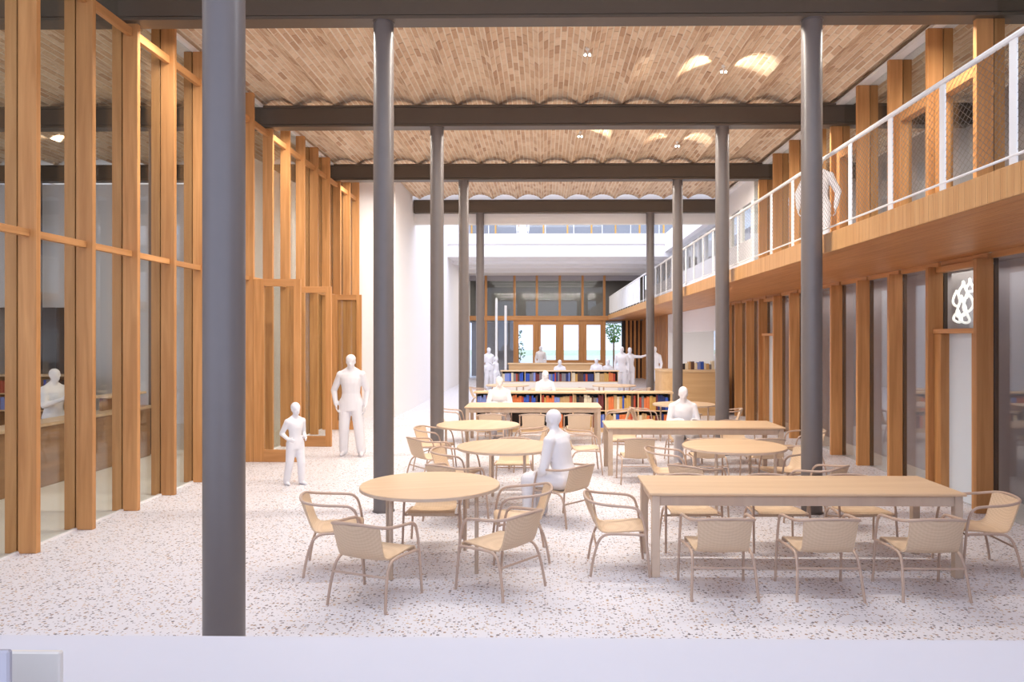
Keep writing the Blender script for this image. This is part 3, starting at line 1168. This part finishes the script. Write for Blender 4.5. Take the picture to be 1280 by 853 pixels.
def round_table(x, y, r, rot, label):
    t = thing('round_table', label, 'table', (x, y, 0), rot, 'round pale wood tables')
    n = 56
    pts = [(r * math.cos(2 * PI * i / n), r * math.sin(2 * PI * i / n)) for i in range(n)]
    MB().prism(pts, HT - 0.026, HT, c=0.004).build('tabletop', M['table'], t, smooth=False)
    pts2 = [((r + 0.002) * math.cos(2 * PI * i / n), (r + 0.002) * math.sin(2 * PI * i / n)) for i in range(n)]
    MB().prism(pts2, HT - 0.03, HT - 0.006).build('edge_band', M['tedge'], t, smooth=True)
    for i in range(4):
        a = PI / 4 + i * PI / 2
        MB().tube([(0.52 * math.cos(a), 0.52 * math.sin(a), 0), (0.52 * math.cos(a), 0.52 * math.sin(a), HT - 0.03)], 0.018, 12).build('leg', M['tedge'], t, smooth=True)
    return t


round_table(-1.035, 6.76, 0.63, math.radians(14), 'nearest round table with pale wood top, front left of centre')
round_table(-0.45, 9.2, 0.625, math.radians(70), 'round table second from the front, beside the seated figure')
round_table(2.355, 9.27, 0.63, math.radians(8), 'round table between the two long tables on the right')
round_table(-1.02, 11.5, 0.64, math.radians(70), 'third round table on the left, before the far long table')
round_table(2.85, 15.2, 0.63, math.radians(10), 'back round table beside the end of the near bookshelf')
round_table(-1.05, 21.4, 0.62, 0.3, 'left of the distant round tables beyond the near bookshelf')
round_table(2.0, 21.3, 0.62, 0.1, 'right of the distant round tables beyond the near bookshelf')


def long_table(x0, x1, y0, y1, label):
    t = thing('long_table', label, 'table', ((x0 + x1) / 2, (y0 + y1) / 2, 0), 0, 'long pale wood tables')
    a, b_ = (x1 - x0) / 2, (y1 - y0) / 2
    MB().cbox(-a, a, -b_, b_, HT - 0.024, HT, 0.005).build('tabletop', M['table'], t)
    i = 0.05
    for s in (-1, 1):
        yb = s * (b_ - i)
        MB().box(-a + i, a - i, yb - 0.011, yb + 0.011, HT - 0.115, HT - 0.0245).build('apron', M['tedge'], t)
        xb = s * (a - i)
        MB().box(xb - 0.011, xb + 0.011, -b_ + i, b_ - i, HT - 0.115, HT - 0.0245).build('apron', M['tedge'], t)
        for s2 in (-1, 1):
            xc, yc = s * (a - i - 0.006), s2 * (b_ - i - 0.006)
            MB().cbox(xc - 0.034, xc + 0.034, yc - 0.034, yc + 0.034, 0, HT - 0.0245, 0.003).build('leg', M['tedge'], t)
    return t


long_table(0.905, 3.6, 6.38, 7.22, 'nearest long table with pale wood top, front right')
long_table(0.94, 3.6, 11.13, 12.07, 'second long table, behind the right-hand round table')
long_table(-1.55, 1.12, 14.42, 15.45, 'far long table in front of the near bookshelf')
long_table(-0.35, 1.1, 19.4, 20.2, 'distant long table between the two bookshelves')


# ================================================================== BOOKSHELVES AND BOOKS
def book(x, y, z, w_, d_, h_, colour, label, group, axis='x', tilt=0.0):
    """spine faces -y (axis x) or +x (axis y)"""
    mb = MB()
    c = 0.003
    mb.box(-w_ / 2, -w_ / 2 + c, 0, d_, 0, h_, 0)
    mb.box(w_ / 2 - c, w_ / 2, 0, d_, 0, h_, 0)
    mb.prism([(-w_ / 2, 0.002), (-w_ / 4, -0.004), (w_ / 4, -0.004), (w_ / 2, 0.002), (w_ / 2 - 0.0005, 0.006), (-w_ / 2 + 0.0005, 0.006)], 0, h_, 0)
    mb.box(-w_ / 2 + c, w_ / 2 - c, 0.006, d_ - 0.006, 0.004, h_ - 0.005, 1)
    o = link('book', mb.mesh('book', [BM[colour], M['pages']]), None, (x, y, z), 0 if axis == 'x' else PI / 2)
    tag(o, label, 'book', group)
    return o


rb = random.Random(11)


def book_row(x0, x1, y, z, hmax, where, wmin=.026, wmax=.06, gaps=(), dens=1.0):
    pal = list(BOOKCOL)
    items = []
    x = x0
    while x < x1 - wmax:
        if rb.random() > dens:
            x += rb.uniform(.05, .16)
        w_ = rb.uniform(wmin, wmax)
        for (a, b_) in gaps:
            if x < b_ and x + w_ > a:
                x = b_
        if x + w_ > x1:
            break
        c = rb.choice(pal) if not items or rb.random() > .35 else items[-1][3]
        items.append((x + w_ / 2, w_, rb.uniform(.78, .99) * hmax, c))
        x += w_ + 0.0015
    for i, (xc, w_, h_, c) in enumerate(items):
        book(xc, y + rb.uniform(0, .02), z, w_, rb.uniform(.17, .22), h_, c,
             f'{c} book, {ordinal(i + 1)} from the left on the {where}', 'books on the ' + where)


def low_shelf(x0, x1, y0, h, ndiv, label, closed=False):
    t = thing('bookshelf', label, 'bookshelf', (x0, y0, 0), 0, None)
    L = x1 - x0
    D = 0.34
    MB().cbox(-0.05, L + 0.05, -0.03, D + 0.03, h - 0.04, h, 0.004).build('top_board', M['shelf'], t)
    MB().box(0, L, 0.02, D, 0.0, 0.07).build('plinth', M['shelf'], t)
    MB().box(0, L, 0, D, 0.07, 0.095).build('shelf_board', M['shelf'], t)
    zm = (h - 0.04 + 0.095) / 2
    MB().box(0, L, 0, D, zm - 0.012, zm + 0.012).build('shelf_board', M['shelf'], t)
    MB().box(0.0, L, D - 0.015, D, 0.095, h - 0.04).build('back_panel', M['dark'], t)
    if closed:
        MB().box(0.013, L - 0.013, 0.004, 0.02, 0.095, zm - 0.0125).build('front_panel', M['cream'], t)
    divs = []
    for i in range(ndiv + 1):
        x = L * i / ndiv
        for (za, zb) in ((0.095, zm - 0.012), (zm + 0.012, h - 0.04))[1 if closed and 0 < i < ndiv else 0:]:
            MB().box(max(0, x - 0.012), min(L, x + 0.012), 0, D - 0.015, za, zb).build('divider', M['shelf'], t)
        divs.append((x0 + x - 0.016, x0 + x + 0.016))
    return zm, divs


zm, dv = low_shelf(-1.5, 2.78, 16.35, 0.89, 6, 'near low bookshelf of pale wood with two rows of books')
book_row(-1.48, 2.76, 16.38, zm + 0.0125, 0.34, 'upper row of the near bookshelf', .035, .075, dv)
book_row(0.2, 2.76, 16.38, 0.0955, 0.33, 'lower row of the near bookshelf', .035, .075, dv, 0.95)
zm, dv = low_shelf(-1.56, 2.72, 27.4, 0.89, 5, 'far low bookshelf with one visible row of books', True)
book_row(-1.54, 2.7, 27.43, zm + 0.0125, 0.34, 'far bookshelf', .05, .095, dv)

# bookcase in the room behind the left glass wall
t = thing('bookcase', 'wooden bookcase seen through the left glass wall', 'bookcase', (-13.3, 16.6, 0))
L = 2.95
MB().cbox(-0.02, L + 0.02, -0.02, 0.36, 1.2, 1.25, 0.004).build('top_board', M['table'], t)
for z in (0.0, 0.42, 0.8):
    MB().box(0, L, 0, 0.34, z, z + 0.03).build('shelf_board', M['desk'], t)
for x in (0, 0.98, 1.96, L - 0.03):
    for z in (0.03, 0.45, 0.83):
        MB().box(x, x + 0.03, 0, 0.325, z, (0.42, 0.8, 1.2)[(0.03, 0.45, 0.83).index(z)]).build('divider', M['brown'], t)
MB().box(0, L, 0.326, 0.34, 0.03, 1.2).build('back_panel', M['brown'], t)
gaps = [(-13.3 + x - 0.004, -13.3 + x + 0.034) for x in (0, .98, 1.96, L - .03)]
book_row(-13.2, -10.4, 16.63, 0.8305, 0.33, 'top row of the left bookcase', .05, .1, gaps)
book_row(-13.2, -10.4, 16.63, 0.4505, 0.31, 'middle row of the left bookcase', .05, .1, gaps, .8)

# counter in the left room
t = thing('service_counter', 'long two-tier wooden counter behind the left glass wall', 'counter', (0, 0, 0))
MB().cbox(-7.0, -6.93, 8.2, 13.0, 0, 0.84, 0.004).build('front_panel', M['brown'], t)
MB().cbox(-7.32, -6.88, 8.15, 13.05, 0.84, 0.885, 0.006).build('worktop', M['table'], t)
MB().box(-7.29, -7.25, 8.2, 13.0, 0, 0.84).build('back_panel', M['brown'], t)
MB().cbox(-7.32, -7.0, 11.9, 13.0, 1.09, 1.13, 0.005).build('upper_shelf', M['table'], t)
MB().box(-7.2, -7.16, 11.95, 12.95, 0.885, 1.09).build('upright_panel', M['brown'], t)

# curved desk on the right
t = thing('curved_desk', 'curved pale wood desk under the balcony, right of the dark columns', 'desk', (0, 0, 0))
x0, x1, y0, y1, r = 3.2, 4.9, 19.95, 21.5, 0.5
poly = []
for i in range(13):
    a = PI + PI / 2 * i / 12
    poly.append((x0 + r + r * math.cos(a), y0 + r + r * math.sin(a)))
poly += [(x1, y0), (x1, y1), (x0, y1)]
MB().prism(poly, 0.0, 1.16).build('desk_body', M['desk'], t, smooth=True)
poly2 = [(x0 - 0.02 + (x - x0) * 1.0, y - 0.02 if y < y0 + 0.6 else y) for x, y in poly]
MB().prism(poly2, 1.16, 1.2).build('worktop', M['shelf'], t)
xx = 3.75
for i in range(12):
    c = ('dark brown', 'black', 'cream', 'tan', 'dark brown', 'cream', 'lavender blue', 'cobalt blue', 'cream', 'tan', 'grey', 'cream')[i]
    w_ = rb.uniform(.05, .1)
    book(xx + w_ / 2, 20.8, 1.2005, w_, .2, rb.uniform(.14, .24), c, f'{c} book, {ordinal(i + 1)} from the left on the curved desk', 'books on the curved desk')
    xx += w_ + 0.004

# long reception counter at the far end
t = thing('reception_counter', 'long wooden counter before the far entrance doors', 'counter', (0, 0, 0))
MB().cbox(-1.6, 2.6, 33.6, 34.3, 0, 0.9, 0.005).build('counter_body', M['desk'], t)
MB().cbox(-1.65, 2.65, 33.55, 34.35, 0.9, 0.95, 0.005).build('worktop', M['shelf'], t)
for (x, z, y, lb) in ((-2.12, 3.85, 33.0, 'taller white pole left of the far entrance doors'), (-1.72, 3.55, 33.2, 'shorter white pole left of the far entrance doors')):
    p = thing('white_pole', lb, 'pole', (x, y, 0))
    MB().tube([(0, 0, 0.02), (0, 0, z)], 0.055, 14).build('shaft', M['whitegl'], p, smooth=True)
    MB().tube([(0, 0, 0), (0, 0, 0.02)], 0.1, 14).build('base_plate', M['whitegl'], p)


# ================================================================== PEOPLE
def capsule(mb, a, b_, ra, rb_, n=10):
    a, b_ = Vector(a), Vector(b_)
    d = (b_ - a)
    L = d.length
    d.normalize()
    pts, rs = [], []
    for ph in (80, 55, 25):
        p = math.radians(ph)
        pts.append(a - d * ra * math.sin(p))
        rs.append(ra * math.cos(p))
    for i in range(5):
        tt = i / 4
        pts.append(a + (b_ - a) * tt)
        rs.append(ra + (rb_ - ra) * tt)
    for ph in (25, 55, 80):
        p = math.radians(ph)
        pts.append(b_ + d * rb_ * math.sin(p))
        rs.append(rb_ * math.cos(p))
    mb.tube(pts, rs, n)


def hand(mb, wrist, direction, side, s, curl=0.35, rmin=0.0):
    """palm, four unequal fingers and a thumb from the side of the palm"""
    d = Vector(direction).normalized()
    w_ = Vector(wrist)
    ref = Vector((0, 1, 0)) if abs(d.y) < .8 else Vector((0, 0, 1))
    across = d.cross(Vector((1, 0, 0)) if abs(d.x) < .9 else Vector((0, 0, 1))).normalized()   # finger spread direction
    if across.y < 0:
        across = -across
    nrm = d.cross(across).normalized()
    if nrm.x * side > 0:
        nrm = -nrm
    pc = w_ + d * .05 * s
    rot = Matrix((across, nrm, d)).transposed()
    mb.ball(pc, (.042 * s, .018 * s, .055 * s), 10, 8, rot=rot)
    for i, (off, ln) in enumerate(((.03, .072), (.01, .08), (-.01, .075), (-.03, .058))):
        b0 = pc + d * .04 * s + across * off * s
        b1 = b0 + (d * math.cos(curl) + nrm * math.sin(curl)) * ln * .55 * s
        b2 = b1 + (d * math.cos(curl * 2.4) + nrm * math.sin(curl * 2.4)) * ln * .5 * s
        rr = max(.0095 * s, rmin)
        capsule(mb, b0, b1, rr, rr * .95, 7)
        capsule(mb, b1, b2, rr * .95, rr * .85, 7)
    b0 = w_ + d * .025 * s + across * .03 * s
    b1 = b0 + (d * .7 + across * .65 + nrm * .2).normalized() * .045 * s
    b2 = b1 + (d * .95 + across * .2 + nrm * .3).normalized() * .035 * s
    capsule(mb, b0, b1, max(.012 * s, rmin), max(.011 * s, rmin), 7)
    capsule(mb, b1, b2, max(.011 * s, rmin), max(.009 * s, rmin), 7)


def body(H, pose, voxel, child=False, hair='short'):
    s = H / 1.75
    mb = MB()
    seated = pose.get('seat') is not None
    pz = pose['seat'] + 0.10 * s if seated else 0.93 * s
    py = pose.get('pelvis_y', 0.0)
    lean = math.radians(pose.get('lean', 0 if not seated else 6))
    pel = Vector((0, py, pz))
    RX = Matrix.Rotation(-lean, 3, 'X')
    T = lambda x, y, z: pel + RX @ Vector((x * s, y * s, z * s))
    # trunk: elliptical sections along the spine
    secs = [(-.10, .085, .08, 0.0), (-.06, .15, .105, -.005), (0.0, .168, .118, -.01), (.07, .158, .11, -.004), (.15, .14, .1, .004), (.24, .148, .105, .006), (.33, .162, .115, .006), (.41, .168, .112, 0), (.47, .165, .09, -.008), (.515, .125, .07, -.012), (.55, .07, .055, -.01)]
    secs = [(z, a * 1.08, b_ * 1.22, o) for z, a, b_, o in secs[:-2]] + secs[-2:]
    if not seated:       # jacket hem below the hips
        secs = [(-.15, .16, .10, 0.0), (-.145, .19, .135, 0.0), (-.07, .186, .138, -.004), (.02, .18, .14, -.006)] + [q for q in secs if q[0] > .05]
    if child:
        secs = [(z, a * .9, b_ * .95, o) for z, a, b_, o in secs]
    n = 18
    vs, fs = [], []
    for z, a, b_, o in secs:
        for i in range(n):
            th = 2 * PI * i / n
            vs.append(T(a * math.cos(th), b_ * math.sin(th) + o, z))
    for i in range(len(secs) - 1):
        for k in range(n):
            fs.append((i * n + k, i * n + (k + 1) % n, (i + 1) * n + (k + 1) % n, (i + 1) * n + k))
    fs.append(tuple(range(n))[::-1])
    fs.append(tuple((len(secs) - 1) * n + k for k in range(n)))
    mb.add(vs, fs)
    # neck and head
    hs = s * (1.22 if child else 1.0)
    nod = math.radians(pose.get('nod', 5))
    turn = math.radians(pose.get('turn', 0))
    RH = Matrix.Rotation(turn, 3, 'Z') @ Matrix.Rotation(-lean * .5 - nod, 3, 'X')
    nb = T(0, -.005, .52)
    hc = T(0, .022, .52) + Vector((0, 0, .168 * hs))
    capsule(mb, nb, hc - Vector((0, 0, .06 * hs)), .062 * s, .058 * s, 12)
    hd_ = lambda x, y, z: hc + RH @ Vector((x * hs, y * hs, z * hs))
    mb.ball(hd_(0, -.008, .022), (.074 * hs, .094 * hs, .094 * hs), 18, 14, rot=RH)         # cranium
    mb.ball(hd_(0, .022, -.04), (.06 * hs, .068 * hs, .078 * hs), 16, 12, rot=RH)           # face and jaw
    mb.ball(hd_(0, .062, -.092), (.026 * hs, .022 * hs, .02 * hs), 10, 8, rot=RH)           # chin
    capsule(mb, hd_(0, .082, 0.005), hd_(0, .103, -.034), .010 * hs, .0155 * hs, 8)         # nose
    mb.ball(hd_(0, .078, -.064), (.026 * hs, .014 * hs, .012 * hs), 10, 8, rot=RH)          # mouth
    for sd in (-1, 1):
        mb.ball(hd_(sd * .03, .072, .022), (.026 * hs, .018 * hs, .012 * hs), 8, 6, rot=RH)  # brow
        mb.ball(hd_(sd * .031, .07, .002), (.014 * hs, .012 * hs, .009 * hs), 8, 6, rot=RH)  # eyelid
        mb.ball(hd_(sd * .074, -.004, -.012), (.012 * hs, .02 * hs, .034 * hs), 8, 8, rot=RH)  # ear
    if hair == 'bun':
        mb.ball(hd_(0, -.095, .06), .04 * hs, 10, 8)
        mb.ball(hd_(0, -.02, .03), (.082 * hs, .1 * hs, .1 * hs), 16, 12, rot=RH)
    elif hair == 'bob':
        mb.ball(hd_(0, -.02, .02), (.088 * hs, .1 * hs, .105 * hs), 16, 12, rot=RH)
        mb.ball(hd_(0, -.045, -.06), (.085 * hs, .07 * hs, .09 * hs), 16, 12, rot=RH)
    elif hair == 'cap':
        mb.ball(hd_(0, -.008, .045), (.083 * hs, .101 * hs, .078 * hs), 16, 12, rot=RH)
    else:
        mb.ball(hd_(0, -.014, .032), (.08 * hs, .099 * hs, .094 * hs), 16, 12, rot=RH)
    # arms
    for sd in (-1, 1):
        key = 'arm_l' if sd < 0 else 'arm_r'
        el, wr_, hd2 = pose.get(key) or ((.25, -.03, .17), (.255, .06, -.07), (0, .15, -1))
        sh = T(sd * .178, -.008, .455)
        e = T(sd * el[0], el[1], el[2])
        w_ = T(sd * wr_[0], wr_[1], wr_[2])
        mb.ball(sh, .074 * s, 10, 8)
        capsule(mb, T(sd * .03, -.012, .56), T(sd * .15, -.01, .475), .05 * s, .058 * s, 10)
        capsule(mb, sh, e, .068 * s, .055 * s, 12)
        capsule(mb, e, w_, .053 * s, .037 * s, 12)
        dv_ = Vector((sd * hd2[0], hd2[1], hd2[2]))
        hand(mb, w_, dv_, sd, s, rmin=voxel * .75)
    # legs
    for sd in (-1, 1):
        key = 'leg_l' if sd < 0 else 'leg_r'
        lg = pose.get(key)
        if lg:
            kn, an = lg
            kn = Vector((sd * kn[0] * s, kn[1] * s, kn[2] * s if not seated else kn[2]))
            an = Vector((sd * an[0] * s, an[1] * s, an[2] * s))
        elif seated:
            kn = Vector((sd * .13 * s, py + .43 * s, pose['seat'] + .07 * s))
            an = Vector((sd * .14 * s, py + .40 * s, .085 * s))
        else:
            kn = Vector((sd * .1 * s, .02 * s, .5 * s))
            an = Vector((sd * .11 * s, -.03 * s, .085 * s))
        hip = T(sd * .092, 0, -.01)
        capsule(mb, hip, kn, .112 * s, .09 * s, 14)
        capsule(mb, kn, an, .09 * s, .076 * s, 14)
        toe = an + Vector((sd * .02 * s, .15 * s, 0))
        fy = an.z - .04 * s
        capsule(mb, Vector((an.x, an.y - .03 * s, fy)), Vector((toe.x, toe.y, fy - .006 * s)), .04 * s, .034 * s, 10)
        capsule(mb, an, Vector((an.x, an.y - .01, fy)), .042 * s, .042 * s, 10)
    me = mb.mesh('raw_body', M['person'])
    o = bpy.data.objects.new('raw_body', me)
    COL.objects.link(o)
    r = o.modifiers.new('union', 'REMESH')
    r.mode = 'VOXEL'
    r.voxel_size = voxel
    sm = o.modifiers.new('soften', 'SMOOTH')
    sm.factor = 0.5
    sm.iterations = 3
    bpy.context.view_layer.update()
    dg = bpy.context.evaluated_depsgraph_get()
    out = bpy.data.meshes.new_from_object(o.evaluated_get(dg))
    out.name = 'person'
    out.polygons.foreach_set('use_smooth', [True] * len(out.polygons))
    zmin = min(v.co.z for v in out.vertices)
    bpy.data.objects.remove(o)
    if not out.materials:
        out.materials.append(M['person'])
    return out, zmin


def person(x, y, face, H, pose, label, voxel=0.014, z=0.0, child=False, hair='short'):
    me, zmin = body(H, pose, voxel, child, hair)
    o = link('person', me, None, (x, y, z - zmin), math.atan2(-face[0], face[1]))
    tag(o, label, 'person', 'pale featureless figures')
    return o


DOWN = None
WALK = dict(leg_l=((.1, .10, .5), (.1, .13, .085)), leg_r=((.1, -.02, .5), (.12, -.2, .1)), lean=2,
            arm_l=((.31, -.06, .19), (.27, .0, -.05), (0, .1, -1)), arm_r=((.31, -.02, .19), (.30, .08, -.04), (0, .2, -1)))
AKIMBO = dict(leg_l=((.13, .03, .5), (.17, .0, .085)), leg_r=((.12, .0, .5), (.14, -.08, .085)), lean=2,
              arm_l=((.27, -.05, .18), (.25, .05, -.05), (0, .2, -1)), arm_r=((.30, -.07, .19), (.25, .04, -.03), (-.15, .2, -1)))
ACTIVE = dict(leg_l=((.1, .08, .5), (.12, .06, .085)), leg_r=((.12, -.02, .5), (.14, -.12, .085)),
              arm_l=((.24, -.08, .19), (.18, .12, .1), (-.3, .9, -.2)), arm_r=((.25, -.12, .2), (.2, .08, .08), (-.3, .9, -.2)))
SIT = dict(seat=.385, lean=8, pelvis_y=-.03, nod=12, arm_l=((.25, .10, .2), (.12, .30, .30), (-.2, 1, 0)), arm_r=((.25, .10, .2), (.12, .30, .30), (-.2, 1, 0)))
SITLEAN = dict(seat=.385, lean=16, pelvis_y=-.03, nod=14, arm_l=((.24, .12, .16), (.12, .32, .12), (-.2, 1, -.2)), arm_r=((.24, .12, .16), (.12, .32, .12), (-.2, 1, -.2)))
READ = dict(arm_l=((.25, .08, .2), (.1, .3, .3), (-.2, .8, .6)), arm_r=((.25, .08, .2), (.1, .3, .3), (-.2, .8, .6)), nod=12)
POINT = dict(arm_l=DOWN, arm_r=((.42, .05, .45), (.66, .1, .5), (1, .1, .1)))
POINTR = dict(arm_r=((.43, .05, .44), (.67, .1, .52), (1, .1, .15)))

x, y = atz(369, 606)
person(x, y, (.75, -.7), 1.13, ACTIVE, 'pale figure of a small child standing by the left glass screens', 0.011, child=True)
x, y = atz(439, 570)
person(x, y, (.1, -1), 1.80, AKIMBO, 'pale figure of a man standing at the end of the timber wall', 0.013, hair='cap')
person(.22, 8.38, (-.86, .5), 1.72, SITLEAN, 'pale seated figure at the second round table, seen from behind', 0.012)
person(2.32, 12.5, (0, -1), 1.70, SIT, 'pale figure seated behind the second long table, facing the camera', 0.013)
person(-.95, 15.75, (.1, -1), 1.70, SIT, 'pale figure seated behind the far long table, left of centre', 0.015)
person(.02, 18.95, (.2, -1), 1.68, SIT, 'pale figure seated just beyond the near bookshelf', 0.016, hair='bob')
person(-2.28, 30.6, (.6, -1), 1.72, {}, 'distant pale standing figure left of the far bookshelf, taller of the pair', 0.02)
person(-1.95, 30.0, (.9, -.5), 1.32, POINTR, 'distant pale smaller figure with an arm out, left of the far bookshelf', 0.018, child=True)
person(-.17, 36.5, (0, -1), 1.72, {}, 'distant pale figure standing behind the far counter', 0.022)
person(.62, 29.4, (0, -1), 1.66, dict(SIT), 'distant pale figure seated between the far bookshelf and the counter', 0.022)
person(2.15, 30.4, (-.3, -1), 1.74, dict(SIT), 'left of two distant pale seated figures at the right of the far counter', 0.022)
person(2.62, 30.7, (.2, -1), 1.6, dict(SIT), 'right of two distant pale seated figures at the right of the far counter', 0.022, hair='bun')
person(2.98, 28.6, (-.2, -1), 1.78, {}, 'left of two distant pale figures standing right of the far bookshelf', 0.02, hair='cap')
person(3.32, 28.9, (.15, -1), 1.74, dict(arm_l=((.43, .05, .44), (.67, .1, .52), (1, .1, .15))), 'distant pale figure pointing to the right beside the far bookshelf', 0.02)
person(4.2, 28.3, (-.6, -1), 1.78, {}, 'distant pale figure standing under the balcony behind a dark column', 0.02)
person(4.32, 11.8, (-.4, -1), 1.68, WALK, 'pale figure walking on the balcony behind the dark column', 0.013, z=3.285)
person(-7.68, 11.55, (.95, -.25), 1.6, READ, 'pale figure reading behind the counter in the left room', 0.014)
person(-.95, 33.2, (0, -1), 1.72, {}, 'pale figure on the upper gallery above the far court, legs showing', 0.022, z=6.05)
# stools of the far sitters
for (xx_, yy_, zz_, rot_, nm) in ((.62, 29.4, 0, 0, 'stool under the seated figure before the far counter'), (2.15, 30.4, 0, 0, 'stool under the left figure of the far seated pair'), (2.62, 30.7, 0, 0, 'stool under the right figure of the far seated pair')):
    s_ = thing('stool', nm, 'stool', (xx_, yy_, 0), 0, 'stools before the far counter')
    MB().tube([(0, -.03, .34), (0, -.03, .378)], 0.17, 16).build('seat', M['desk'], s_)
    for i in range(4):
        a = PI / 4 + i * PI / 2
        MB().tube([(.17 * math.cos(a), -.03 + .17 * math.sin(a), 0), (.12 * math.cos(a), -.03 + .12 * math.sin(a), .34)], 0.013, 8).build('leg', M['desk'], s_)

# ================================================================== LAMPS, ARTWORK, PLANTING
def spot_fixture(x, y, label, aims, power=18, size=70):
    t = thing('ceiling_spotlight', label, 'spotlight', (x, y, 0), 0, 'small ceiling spotlights')
    k = math.floor((x - X_CUSP) / PER)
    xc = X_CUSP + (k + .5) * PER
    zc = ZT + RISE - RAD + math.sqrt(max(0, RAD * RAD - (x - xc) ** 2))
    MB().tube([(0, 0, zc - 0.02), (0, 0, zc + 0.01)], 0.03, 14).build('ceiling_plate', M['whitegl'], t)
    MB().tube([(0, 0, zc - 0.07), (0, 0, zc - 0.02)], 0.008, 8).build('stem', M['whitegl'], t)
    for sd in (-1, 1):
        MB().tube([(sd * .032, -.02, zc - .10), (sd * .032, .03, zc - .055)], 0.02, 14).build('lamp_head', M['whitegl'], t, smooth=True)
        MB().tube([(sd * .032, -.025, zc - .1045), (sd * .032, -.02, zc - .10)], 0.017, 14).build('lens', M['lamp'], t)
    for (dx, dy, dz) in aims:
        d = bpy.data.lights.new('spot', 'SPOT')
        d.energy = power
        d.spot_size = math.radians(size)
        d.spot_blend = 0.6
        d.shadow_soft_size = 0.03
        d.color = (1, .9, .76)
        o = bpy.data.objects.new('spot_lamp', d)
        COL.objects.link(o)
        o.location = (x + .12 * (1 if dx > 0 else -1), y, zc - 0.22)
        o.rotation_euler = Vector((dx, dy, dz)).to_track_quat('-Z', 'Y').to_euler()


spot_fixture(0.62, 10.66, 'small twin ceiling spotlight in the middle of the near vaults', [])
spot_fixture(2.75, 11.45, 'twin ceiling spotlight between two bright patches on the near vaults', [(-.7, .1, .55), (.7, .1, .55)], 26, 80)
spot_fixture(0.73, 15.1, 'twin ceiling spotlight with a bright patch beyond the second beam', [(.7, .1, .55)], 22, 80)
spot_fixture(2.8, 15.7, 'twin ceiling spotlight at the right beyond the second beam', [(-.7, .1, .55), (.5, .1, .55)], 14, 80)
spot_fixture(0.75, 19.4, 'small twin ceiling spotlight in the far vaults', [])
spot_fixture(-9.9, 15.4, 'twin ceiling spotlight with a bright arc in the left room', [(-.7, .0, .6)], 40, 80)

# glowing coral-like wall lamp behind the clerestory light over the near right door
cs = thing('coral_wall_light', 'glowing white coral-shaped light behind the small window over the right door', 'light', (5.62, 10.0, 2.28))
mb = MB()
loops = [((0, 0.06, .42), .085, .11), ((0, -.06, .26), .1, .12), ((0, .1, .2), .09, .14), ((0, -.1, .47), .06, .08), ((0, .02, .06), .1, .07), ((0, .22, .33), .07, .1), ((0, .19, .08), .08, .08)]
for (c, a, b_) in loops:
    pts = []
    for i in range(20):
        th = 2 * PI * i / 20
        wob = 1 + .12 * math.sin(3 * th + c[2] * 20)
        pts.append((c[0] + .02 * math.sin(2 * th), c[1] + a * wob * math.cos(th), c[2] + b_ * wob * math.sin(th)))
    mb.tube(pts, 0.017, 10, closed=True)
mb.build('coral_tubes', M['coral'], cs, smooth=True)
MB().box(.06, .075, -.3, .45, -.1, .68).build('back_plate', M['grey'], cs)


def bush(x, y, z0, h, r, n, label, seed):
    t = thing('garden_shrub', label, 'shrub', (x, y, -.05))
    rr = random.Random(seed)
    mb = MB()
    for i in range(n):
        th, u = rr.uniform(0, 2 * PI), rr.random() ** .5
        q = rr.random()
        k = math.sin(PI * (.1 + .8 * q))
        p = Vector((r * u * k * math.cos(th), r * u * k * math.sin(th), z0 + q * (h - z0)))
        a = Vector((rr.uniform(-1, 1), rr.uniform(-1, 1), rr.uniform(-.6, .8))).normalized() * .16
        b_ = a.orthogonal().normalized() * .06
        mb.add([p, p + a * .5 + b_, p + a, p + a * .5 - b_], [(0, 1, 2, 3)])
    o = mb.build('foliage', M['leaf'], t)
    o['kind'] = 'stuff'
    st = MB()
    for i in range(4):
        th = 2 * PI * i / 4
        st.tube([(0.03 * math.cos(th), .03 * math.sin(th), 0), (0.03 * math.cos(th), .03 * math.sin(th), z0), (r * .5 * math.cos(th), r * .5 * math.sin(th), (h + z0) / 2)], [.025, .02, .01], 6)
    st.build('stems', M['brown'], t)


bush(4.15, 44.4, 1.9, 3.6, 0.55, 420, 'green leafy young tree outside, right of the far entrance doors', 3)
bush(-1.45, 42.4, 0.5, 2.6, 0.3, 90, 'thin shrub outside behind the leftmost far entrance door', 5)
